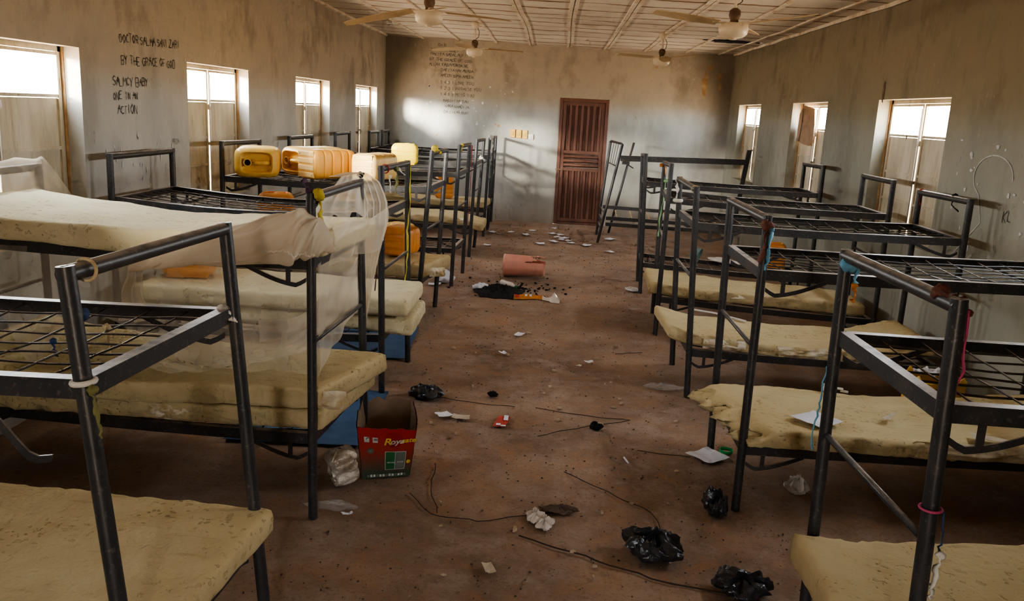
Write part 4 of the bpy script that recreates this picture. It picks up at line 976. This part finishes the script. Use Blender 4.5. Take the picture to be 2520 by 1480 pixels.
bag('dark_litter', 'dirt', .13, 4.24, .10, .045, .03, 27, 'dark brown scrap beside the cloudy plastic film', 'litter')
bag('plastic_scrap', 'clear', .93, 6.48, .14, .06, .04, 30, 'clear plastic film at the foot of the third right bunk', 'plastic scrap')
bag('plastic_scrap', 'clear_w', 1.50, 4.68, .06, .05, .09, 31, 'balled clear film on the floor under the gnawed mattress', 'plastic scrap')
bag('plastic_scrap', 'clear', -1.07, 4.10, .13, .05, .03, 33, 'long clear plastic film on the floor by the net bunk post', 'plastic scrap')
bag('white_bag', 'paper', -.81, 9.87, .09, .06, .06, 35, 'small white plastic bag at the left of the ash heap', 'plastic bag')
bag('white_bag', 'paper', -1.28, 10.12, .10, .08, .12, 36, 'white crumpled bag under the fourth left bunk', 'plastic bag')
bag('white_bag', 'clear_w', 1.0, 10.3, .09, .06, .04, 37, 'white film scrap at the aisle foot of the fifth right bunk', 'plastic scrap')
# green ring
m = MB(); m.lathe([(.038,0),(.042,.002),(.042,.020),(.038,.020),(.038,.004)], 32, Matrix.Translation((1.197,5.24,.004)), cap=False)
tag(m.build('bottle_ring', M['cap_green'], smooth=2), 'bright green plastic ring lid on the floor', 'lid')
# ash heap
m = MB(); random.seed(9)
def ash(u, v):
    a = 2*PI*v; r = u*(1+.35*nz(math.cos(a)*2, math.sin(a)*2, 4)); 
    return V((-.60+.30*r*math.cos(a), 9.80+.38*r*math.sin(a), .002+.07*(1-u)**.8*(1+.6*fbm(r*8*math.cos(a), r*8*math.sin(a), 2, 3))))
m.grid(ash, 24, 56, True)
for k in range(170):
    a = random.uniform(0,2*PI); r = abs(random.gauss(0,.26)); x = -.42+r*1.15*math.cos(a); y = 10.0+r*1.2*math.sin(a); s = random.uniform(.004,.016)
    m.box((x,y,s*.4), (s*1.8,s*1.2,s), Matrix.Rotation(a*3,3,'Z'))
tag(m.build('ash_heap', M['ash']), 'black heap of charcoal ash on the aisle floor', 'ash', None, 'stuff')
# plastic bottle, wrapper
m = MB(); Mb = Matrix.Translation((-.49,10.02,.045)) @ Matrix.Rotation(-.9,4,'Z') @ Matrix.Rotation(PI/2,4,'Y')
m.lathe([(.001,-.15),(.034,-.148),(.038,-.13),(.035,-.05),(.038,.03),(.036,.06),(.016,.12),(.014,.14),(.001,.14)], 20, Mb)
o = tag(m.build('plastic_bottle', M['clear_w'], smooth=2), 'crushed clear plastic bottle with a green cap by the ash', 'bottle')
m = MB(); m.lathe([(.016,.135),(.018,.137),(.018,.162),(.001,.164)], 16, Mb); m.build('bottle_cap', M['p_green'], o)
m = MB()
def wrap(u, v):
    x = -.40+.52*u; y = 9.48+.05*math.sin(u*4); w = .055+.02*math.sin(u*9)+(.04 if u > .8 else 0)
    return V((x, y+(v-.5)*2*w, .004+.055*math.sin(PI*v)*(.6+.5*nz(u*6,v*4,1))+(.07*max(0,1-abs(u-.88)/.09)*v)))
m.grid(lambda u, v: wrap(u*.62, v), 22, 10); o = tag(m.build('snack_wrapper', M['t_orange'], smooth=True), 'torn orange and clear snack wrapper before the ash heap', 'wrapper')
m = MB(); m.grid(lambda u, v: wrap(.62+u*.38, v), 16, 10); m.build('clear_end', M['clear_w'], o, smooth=True)
m = MB(); m.grid(lambda u, v: wrap(.02+.10*u, .15+.6*v)+V((0,0,.003)), 4, 5); m.build('red_print', M['pack_red'], o)
for q_ in (.34,.24):
    m = MB(); m.grid(lambda u, v: wrap(q_+.05*u, .25+.4*v)+V((0,0,.003)), 3, 4); m.build('white_print', M['paper'], o)
# broken pink pail lying on its side
o = thing('broken_pail', (-.33,10.78,0), 'broken pink plastic pail lying on its side in the aisle', 'pail')
Mp = Matrix.Translation((-.60,10.80,.142)) @ Matrix.Rotation(-.10,4,'Z') @ Matrix.Rotation(PI/2-.03,4,'Y')
m = MB(); n = 56; zs = [i/18 for i in range(19)]
vs = []; fs = []
for z in zs:
    for k in range(n):
        a = 2*PI*k/n; r = .140-.022*z; r += .0035*(math.sin(a*8) > .3)*(z > .06); vs.append(Mp @ V((r*math.cos(a), r*math.sin(a)*.9, z*.52)))
for i in range(18):
    for k in range(n):
        a = 2*PI*(k+.5)/n
        up_ = (Mp.to_3x3() @ V((math.cos(a), math.sin(a), 0))).z
        if up_ > .45 and zs[i] > .70+.10*math.sin(a*7)+.06*math.sin(a*13) and up_ < .98 : continue
        fs.append((i*n+k, i*n+(k+1) % n, (i+1)*n+(k+1) % n, (i+1)*n+k))
m.add(vs, fs); m.build('pail_wall', M['red_pl'], o, smooth=2, solid=.006)
m = MB(); m.lathe([(.128,0),(.137,.012)], n, Mp @ Matrix.Diagonal((1,.9,1,1))); m.build('pail_base', M['red_pl'], o)
m = MB(); m.sweep([Mp @ V((-.10,.055,.40)), Mp @ V((-.125,.03,.43)), Mp @ V((-.10,.0,.45)), Mp @ V((-.13,-.02,.47))], [(-.012,-.003),(.012,-.003),(.012,.003),(-.012,.003)]); m.build('torn_flap', M['red_pl'], o)
# blue mats under the bunks
sheet('blue_mat', 'blue', -1.62, 7.32, .85, 1.05, 3, 'blue plastic mat on the floor under the third left bunk', 'mat', .010, .006, 1, None, 12, .004)
sheet('blue_mat', 'blue', -1.55, 5.42, .86, 1.05, 2, 'blue plastic mat on the floor behind the red carton', 'mat', .010, .006, 2, None, 12, .004)
# bowl and cloth on the fifth right bunk
o = thing('plastic_bowl', (1.75,10.42,ZLR), 'grey-green plastic bowl tipped on the lower deck of the fifth right bunk', 'bowl')
m = MB(); m.lathe([(.02,0),(.055,.004),(.085,.05),(.098,.11),(.094,.11),(.080,.05),(.05,.012),(.001,.01)], 28, Matrix.Translation((1.75,10.42,ZLR+.10)) @ Matrix.Rotation(1.9,4,'Y') @ Matrix.Rotation(.4,4,'X') @ Matrix.Translation((0,0,-.06)), cap=False); m.build('bowl_shell', M['grass_bowl'], o, smooth=True)
def cloth(u, v): return V((1.95+.62*u, 10.62-.42*u+.20*(v-.5)*(1+.5*math.sin(u*6)), ZLR+.020+.035*abs(nz(u*5,v*5,2))+.02*math.sin(v*9)*math.sin(u*7)))
m = MB(); m.grid(cloth, 30, 14); tag(m.build('white_cloth', M['t_white'], smooth=True, solid=.004), 'dirty white cloth strewn on the lower deck of the fifth right bunk', 'cloth')
# thin cane on the curled mattress
m = MB(); m.sweep([(1.20,7.12,ZLR+.145),(1.40,7.08,ZLR+.13),(1.64,6.98,ZLR+.10)], [(-.018,-.003),(.018,-.003),(.018,.003),(-.018,.003)]); tag(m.build('cloth_strip', M['t_white']), 'greyish cloth strip on the curled third right mattress', 'rag')

# litter: individual chips and twigs, then the uncountable grit
random.seed(70)
chips = []
for k in range(44):
    x = random.uniform(-.85,1.0); y = random.uniform(3.5,8.2); s = random.uniform(.012,.03)
    m = MB(); n = 7; base = [V((s*random.uniform(.6,1.2)*math.cos(2*PI*i/n), s*.55*random.uniform(.6,1.2)*math.sin(2*PI*i/n), 0)) for i in range(n)]
    R_ = Matrix.Rotation(random.uniform(0,PI),3,'Z'); pts = [R_ @ p+V((x,y,.003)) for p in base]; up_ = [R_ @ (p*.8)+V((x,y,.003+s*.35+.004*random.random())) for p in base]
    m.add(pts+up_, [tuple(range(n))[::-1], tuple(range(n,2*n))]+[(i,(i+1) % n,n+(i+1) % n,n+i) for i in range(n)])
    tag(m.build('wood_chip', M['crumb']), 'tiny pale chip among those scattered over the aisle floor', 'chip', 'pale chips scattered over the aisle')
m = MB(); random.seed(71)
for k in range(1500):
    x = random.uniform(-1.3,1.3); y = 3.1+13*random.random()**1.6; s = random.uniform(.002,.006)*(1+.05*y)
    m.box((x,y,s*.3), (s*random.uniform(.8,2),s,s*.7), Matrix.Rotation(random.uniform(0,PI),3,'Z'))
tag(m.build('floor_grit', M['dirt']), 'dark grit and crumbs scattered over the dirt floor', 'grit', None, 'stuff')
m = MB()
for k in range(260):
    x = random.uniform(-1.2,1.2); y = 3.1+12*random.random()**1.5; s = random.uniform(.0015,.004)*(1+.06*y)
    m.box((x,y,s*.3), (s*random.uniform(.8,2),s,s*.7), Matrix.Rotation(random.uniform(0,PI),3,'Z'))
tag(m.build('foam_crumbs', M['crumb']), 'pale crumbs of foam scattered over the dirt floor', 'crumbs', None, 'stuff')
for i, (pts, lab) in enumerate((([(-.08,3.93),(.25,3.78),(.55,3.62),(.95,3.50),(1.3,3.42)],'long dark thread curving across the foreground floor'),([(-.70,4.32),(-.55,4.10),(-.30,4.06),(-.05,4.16)],'dark thread left of the cloudy film'),([(-.62,4.75),(-.60,4.45),(-.52,4.12)],'dark thread in front of the red carton'),([(.15,4.75),(.40,4.52),(.62,4.30),(.66,4.05)],'dark thread in the middle of the aisle'),([(-.80,5.95),(-.45,5.86),(-.2,5.84)],'thin stalk trailing from the flat black bag'),([(-.05,5.84),(.35,5.74),(.62,5.72),(.25,5.50),(-.02,5.30)],'thin bent stalk near the black lump'),([(.62,5.16),(.95,5.12)],'thin stalk left of the folded paper'),([(.62,7.40),(.75,7.46),(.87,7.50)],'short twig by the third right bunk'))):
    m = MB(); P3 = []
    for j in range(len(pts)-1):
        for q in range(5):
            t_ = q/5; P3.append(V((pts[j][0]*(1-t_)+pts[j+1][0]*t_+.008*math.sin(q+j*3), pts[j][1]*(1-t_)+pts[j+1][1]*t_+.008*math.cos(q*1.3+j), .005)))
    P3.append(V((*pts[-1],.005))); m.tube(P3, .0026 if i else .004, 5)
    tag(m.build('thread', M['twig']), lab, 'thread', 'threads and stalks on the floor')

# ------------------------------------------------------------------ rags and ties on the posts
def ring(name, mt, c, ax, r, w, label, cat='band', seed=0, g=None):
    m = MB(); ax = V(ax).normalized(); A = ax.orthogonal().normalized(); B = ax.cross(A)
    n = 24; pts = [V(c)+A*(r*math.cos(2*PI*k/n))+B*(r*math.sin(2*PI*k/n)) for k in range(n+1)]
    m.sweep(pts, [(-w,-w*.5),(w,-w*.5),(w,w*.5),(-w,w*.5)], None, None) if False else m.tube(pts, w, 8)
    return tag(m.build(name, M[mt], smooth=True), label, cat, g)
def ribbon(name, mt, pts, w, label, cat='rag', seed=0, knot=.0, mt2=None, facing=(1,0,0)):
    m = MB(); rnd = random.Random(seed); P3 = []
    for j in range(len(pts)-1):
        for q in range(5): P3.append(lerp(pts[j],pts[j+1],q/5)+V((.004*rnd.uniform(-1,1),.004*rnd.uniform(-1,1),0)))
    P3.append(V(pts[-1])); n = len(P3)-1
    m.sweep(P3, lambda t: [(-w*(.55+.45*math.sin(t*17+seed)),-.003),(w*(.7+.3*math.sin(t*11+seed)),-.002),(w*(.7+.3*math.sin(t*11+seed)),.003),(-w*(.55+.45*math.sin(t*17+seed)),.002)], tw=lambda t: .8*math.sin(t*7+seed))
    if knot:
        c = V(pts[0]); 
        def kf(u, v):
            th, a = PI*u, 2*PI*v; r = knot*(1+.45*fbm(math.cos(a)*2+seed, math.sin(a)*2, u*3, 2)); return c+V((r*math.sin(th)*math.cos(a), r*math.sin(th)*math.sin(a), r*math.cos(th)*.9))
        m.grid(kf, 14, 20, True)
    ob = tag(m.build(name, M[mt], smooth=True), label, cat)
    return ob
def tb(b, which, z):      # a point on one aisle post of a bunk
    return None
# left row
ring('rubber_band', 't_cream', (-1.215,2.14,1.628), (.05,1,0), .029, .005, 'cream rubber band round the top rail of the nearest left bunk')
ring('white_band', 't_white', (-1.197,2.067,1.345), (-.1,0,1), .028, .008, 'white band round the nearest left bunk post')
ribbon('twisted_cord', 't_olive', [(-1.165,2.05,1.33),(-1.155,2.04,1.28),(-1.150,2.05,1.24),(-1.148,2.05,1.20)], .010, 'yellow and black twisted cord hanging off the nearest left post', 'cord', 2, .014)
ribbon('cloth_tie', 't_white', [(-1.165,2.93,1.33),(-1.14,2.925,1.31),(-1.12,2.93,1.305)], .016, 'white cloth tie knotted at the far post of the nearest left bunk', 'rag', 4, .026)
ribbon('cloth_knot', 't_navy', [(-1.60,2.78,1.33),(-1.60,2.78,1.29),(-1.61,2.77,1.26)], .014, 'navy and red rag knotted on the wires of the nearest left deck', 'rag', 6, .024)
ribbon('cloth_knot', 't_pink', [(-1.585,2.72,1.31),(-1.58,2.71,1.28),(-1.59,2.71,1.26)], .010, 'crimson rag knotted beside the navy one on the deck wires', 'rag', 7, .014)
ribbon('string_knot', 't_cream', [(-1.45,2.66,1.325),(-1.45,2.66,1.29),(-1.44,2.66,1.26),(-1.44,2.66,1.235)], .007, 'cream string knotted on the wires of the nearest left deck', 'string', 8, .012)
ribbon('string_knot', 't_navy', [(-1.52,2.47,1.325),(-1.51,2.46,1.30),(-1.505,2.46,1.28)], .006, 'small blue string knot on the wires of the nearest left deck', 'string', 9, .010)
ribbon('yellow_ribbon', 't_yellow', [(-1.115,3.99,1.655),(-1.105,4.0,1.60),(-1.10,3.99,1.54),(-1.112,3.99,1.47),(-1.112,3.99,1.42)], .022, 'yellow ribbon tied at the top of the net bunk post', 'ribbon', 10, .03)
ribbon('purple_rag', 't_purple', [(-1.155,3.98,1.67),(-1.175,3.97,1.70),(-1.185,3.97,1.725)], .022, 'dark purple rag sticking up from the net bunk post', 'rag', 11, .018)
ribbon('black_rag', 't_dark', [(-1.115,4.86,1.685),(-1.10,4.84,1.70),(-1.09,4.85,1.69)], .012, 'black rag knotted where the net crosses the far post', 'rag', 12, .018)
ring('red_loop', 't_red', (-1.205,6.01,1.640), (.05,1,0), .029, .005, 'red string loop on the top rail of the third left bunk', 'string')
ribbon('white_tag', 't_white', [(-1.165,6.01,1.60),(-1.165,6.01,1.53),(-1.16,6.01,1.47)], .010, 'white tag hanging from the red loop', 'tag', 13)
ribbon('twisted_cord', 't_olive', [(-1.175,6.28,1.625),(-1.17,6.30,1.56),(-1.18,6.30,1.50),(-1.175,6.30,1.44)], .016, 'green and black rags hanging mid-rail on the third left bunk', 'rag', 14, .02)
ribbon('white_tie', 't_white', [(-1.195,6.40,1.65),(-1.17,6.42,1.60),(-1.14,6.44,1.57)], .010, 'white string tie beside the green rags', 'string', 15, .016)
ribbon('yellow_ribbon', 't_yellow', [(-1.158,6.79,1.63),(-1.150,6.77,1.4),(-1.165,6.77,1.1),(-1.160,6.76,.9),(-1.175,6.75,.66)], .013, 'long yellow ribbon down the far post of the third left bunk', 'ribbon', 16)
ribbon('brown_string', 't_brown', [(-1.24,5.92,1.5),(-1.25,5.92,1.2),(-1.235,5.92,.95),(-1.245,5.92,.78)], .005, 'brown string down the near post of the third left bunk', 'string', 17)
ribbon('yellow_ribbon', 't_yellow', [(-1.14,8.0,1.70),(-1.11,8.02,1.69),(-1.09,8.05,1.65)], .022, 'yellow bow on the near post top of the fourth left bunk', 'ribbon', 18, .034)
ribbon('yellow_ribbon', 't_yellow', [(-1.11,10.0,1.66),(-1.11,10.0,1.60),(-1.125,9.98,1.56)], .024, 'yellow ribbon on the near post top of the fifth left bunk', 'ribbon', 19, .02)
ribbon('red_string', 't_red', [(-1.075,10.81,1.63),(-1.07,10.80,1.3),(-1.08,10.80,.9),(-1.09,10.80,.6)], .006, 'red string down the far post of the fifth left bunk', 'string', 20)
ribbon('plastic_tie', 't_white', [(-1.10,14.13,1.63),(-1.075,14.13,1.60),(-1.07,14.13,1.50),(-1.09,14.13,1.40)], .026, 'white plastic strip round the post of the second to last left bunk', 'plastic strip', 21, .04)
ribbon('plastic_tie', 't_white', [(-1.135,12.94,1.36),(-1.10,12.92,1.34),(-1.16,12.92,1.26)], .022, 'white plastic scrap tied on the far post of the sixth left bunk', 'plastic strip', 22, .035)
# right row
ribbon('red_rag', 't_brown', [(1.100,2.42,1.648),(1.112,2.36,1.652),(1.125,2.335,1.63),(1.138,2.33,1.60)], .024, 'brown and red rag bound over the corner of the nearest right bunk', 'rag', 30, .024)
ribbon('plaited_cord', 't_pink', [(1.142,2.33,1.62),(1.148,2.32,1.45),(1.135,2.33,1.36),(1.125,2.33,1.25),(1.135,2.33,1.12),(1.140,2.33,1.04)], .007, 'pink and navy plaited cord down the nearest right post', 'cord', 31)
ring('cord_loop', 't_pink', (1.128,2.33,1.035), (0,0,1), .030, .004, 'pink cord loop round the nearest right post', 'cord')
ribbon('dark_string', 't_navy', [(1.165,2.32,1.03),(1.168,2.32,.95),(1.166,2.32,.90)], .003, 'navy string under the pink loop', 'string', 32)
ribbon('white_tassel', 't_white', [(1.170,2.31,.90),(1.165,2.31,.86),(1.155,2.31,.80),(1.165,2.31,.76)], .013, 'white frayed tassel hanging at the nearest right post', 'tassel', 33, .013)
ribbon('blue_fray', 't_blue', [(1.09,3.15,1.60),(1.115,3.15,1.575),(1.12,3.15,1.53)], .022, 'light blue frayed rag at the far post of the nearest right bunk', 'rag', 34, .03)
ribbon('yellow_fray', 't_orange', [(1.118,3.15,1.52),(1.125,3.15,1.49),(1.115,3.15,1.46)], .010, 'yellow knotted fray hanging under the blue rag', 'rag', 35, .012)
ribbon('blue_string', 't_blue', [(1.065,3.17,1.20),(1.060,3.17,1.1),(1.055,3.17,1.02),(1.045,3.17,.92),(1.050,3.17,.86)], .004, 'blue frayed string on the far nearest-right post, low down', 'string', 36)
ribbon('red_cloth', 't_brown', [(1.085,4.39,1.58),(1.080,4.385,1.52),(1.075,4.385,1.46),(1.065,4.385,1.38)], .020, 'brown-red cloth strip tied on the second right post', 'rag', 37, .030)
ribbon('blue_cloth', 't_blue', [(1.110,4.385,1.56),(1.105,4.38,1.48),(1.100,4.38,1.42),(1.095,4.38,1.35)], .018, 'light blue cloth strip hanging beside the red one', 'rag', 38, .012)
ring('wire_band', 't_cream', (1.022,6.36,1.585), (0,1,-.1), .029, .003, 'thin wire band on the top rail of the third right bunk', 'band')
ribbon('white_tape', 't_white', [(1.00,7.17,1.60),(1.005,7.17,1.52),(1.005,7.17,1.44)], .024, 'pinkish white tape on the far post of the third right bunk', 'tape', 39, .0)
ring('white_band', 't_white', (1.022,7.2,1.42), (0,0,1), .027, .016, 'white band round the far post of the third right bunk')
ribbon('orange_tie', 't_orange', [(1.09,9.13,1.60),(1.13,9.12,1.60),(1.14,9.12,1.50)], .014, 'orange tie on the far post of the fourth right bunk', 'rag', 40, .02)
ribbon('green_ribbon', 't_green', [(1.15,9.12,1.44),(1.14,9.12,1.25),(1.12,9.11,1.05),(1.12,9.11,.85)], .014, 'pale green ribbon down the far post of the fourth right bunk', 'ribbon', 41, .02)
ribbon('red_tie', 't_red', [(2.94,7.08,1.61),(2.935,7.09,1.55),(2.94,7.09,1.50)], .010, 'red tie on the wall end post of the third right bunk', 'rag', 42, .022)
ribbon('wire_twist', 't_dark', [(2.95,6.52,1.62),(2.93,6.50,1.56),(2.96,6.44,1.52)], .007, 'dark rag twisted on the wall end rail of the third right bunk', 'rag', 43, .024)

# ------------------------------------------------------------------ light
sc = bpy.context.scene
w = D.worlds.new('sky'); sc.world = w; w.use_nodes = True; nt = w.node_tree; n = nt.nodes
bg = n['Background']; tc = n.new('ShaderNodeTexCoord'); sp = n.new('ShaderNodeSeparateXYZ'); rp = n.new('ShaderNodeValToRGB'); mr = n.new('ShaderNodeMapRange')
nt.links.new(tc.outputs['Generated'], sp.inputs[0]); nt.links.new(sp.outputs[2], mr.inputs[0]); mr.inputs[1].default_value = -1; mr.inputs[2].default_value = 1
nt.links.new(mr.outputs[0], rp.inputs[0]); e = rp.color_ramp.elements
for _ in range(3): e.new(.5)
for i, (p_, c_) in enumerate(((.0,(.50,.37,.24)),(.45,(.95,.73,.52)),(.497,(1.2,.98,.75)),(.505,(1.45,1.47,1.48)),(1.0,(.50,.60,.74)))): e[i].position = p_; e[i].color = (*c_, 1)
nt.links.new(rp.outputs[0], bg.inputs[0]); bg.inputs[1].default_value = 27.0
def portal(loc, rot, sx, sy):
    l = D.lights.new('portal', 'AREA'); l.shape = 'RECTANGLE'; l.size = sx; l.size_y = sy; l.cycles.is_portal = True
    ob = D.objects.new('portal', l); COL.objects.link(ob); ob.location = loc; ob.rotation_euler = rot
for a, b in LW: portal((XL-REV-.03,(a+b)/2,(ZB+ZT)/2), (0,-PI/2,0), ZT-ZB, b-a)
for a, b in RW: portal((XR+REV+.03,(a+b)/2,(ZB+ZT)/2), (0,PI/2,0), ZT-ZB, b-a)
portal(((BX0+BX1)/2,YB-.03,BZ/2), (PI/2,0,0), BX1-BX0, BZ)
# low hazy sun behind the left-hand wall
sl = D.lights.new('sun', 'SUN'); sl.energy = 34.0; sl.angle = math.radians(12); sl.color = (1.0,.93,.80)
so = D.objects.new('sun', sl); COL.objects.link(so); so.rotation_euler = V((.5,.86,-.155)).to_track_quat('-Z','Y').to_euler(); so.location = (-12,-8,6)

# ------------------------------------------------------------------ camera
PI_, RO, YA = .2197, .0502, -.0441
f = V((math.sin(YA)*math.cos(PI_), math.cos(YA)*math.cos(PI_), -math.sin(PI_))); r = V((math.cos(YA), -math.sin(YA), 0)); u = r.cross(f)
r2 = r*math.cos(RO)+u*math.sin(RO); u2 = u*math.cos(RO)-r*math.sin(RO)
cam = D.cameras.new('camera'); cam.sensor_width = 36; cam.lens = 2104.4/2520*36; cam.clip_start = .05; cam.clip_end = 200
co = D.objects.new('camera', cam); COL.objects.link(co)
co.matrix_world = Matrix(((r2.x,u2.x,-f.x,0),(r2.y,u2.y,-f.y,0),(r2.z,u2.z,-f.z,2.0919),(0,0,0,1)))
sc.camera = co
for ob in D.objects:
    for k in ('_o', '_up'):
        if k in ob: del ob[k]
cy = sc.cycles; cy.use_denoising = True
try: cy.denoiser = 'OPENIMAGEDENOISE'
except Exception: pass
cy.max_bounces = 6; cy.diffuse_bounces = 4; cy.glossy_bounces = 3; cy.transparent_max_bounces = 12; cy.transmission_bounces = 3
cy.use_adaptive_sampling = True; cy.adaptive_threshold = .09; cy.adaptive_min_samples = 12; cy.sample_clamp_indirect = 8; cy.caustics_reflective = False; cy.caustics_refractive = False
sc.view_settings.view_transform = 'AgX'
try: sc.view_settings.look = 'AgX - Medium High Contrast'
except Exception: pass
sc.view_settings.exposure = 0.6
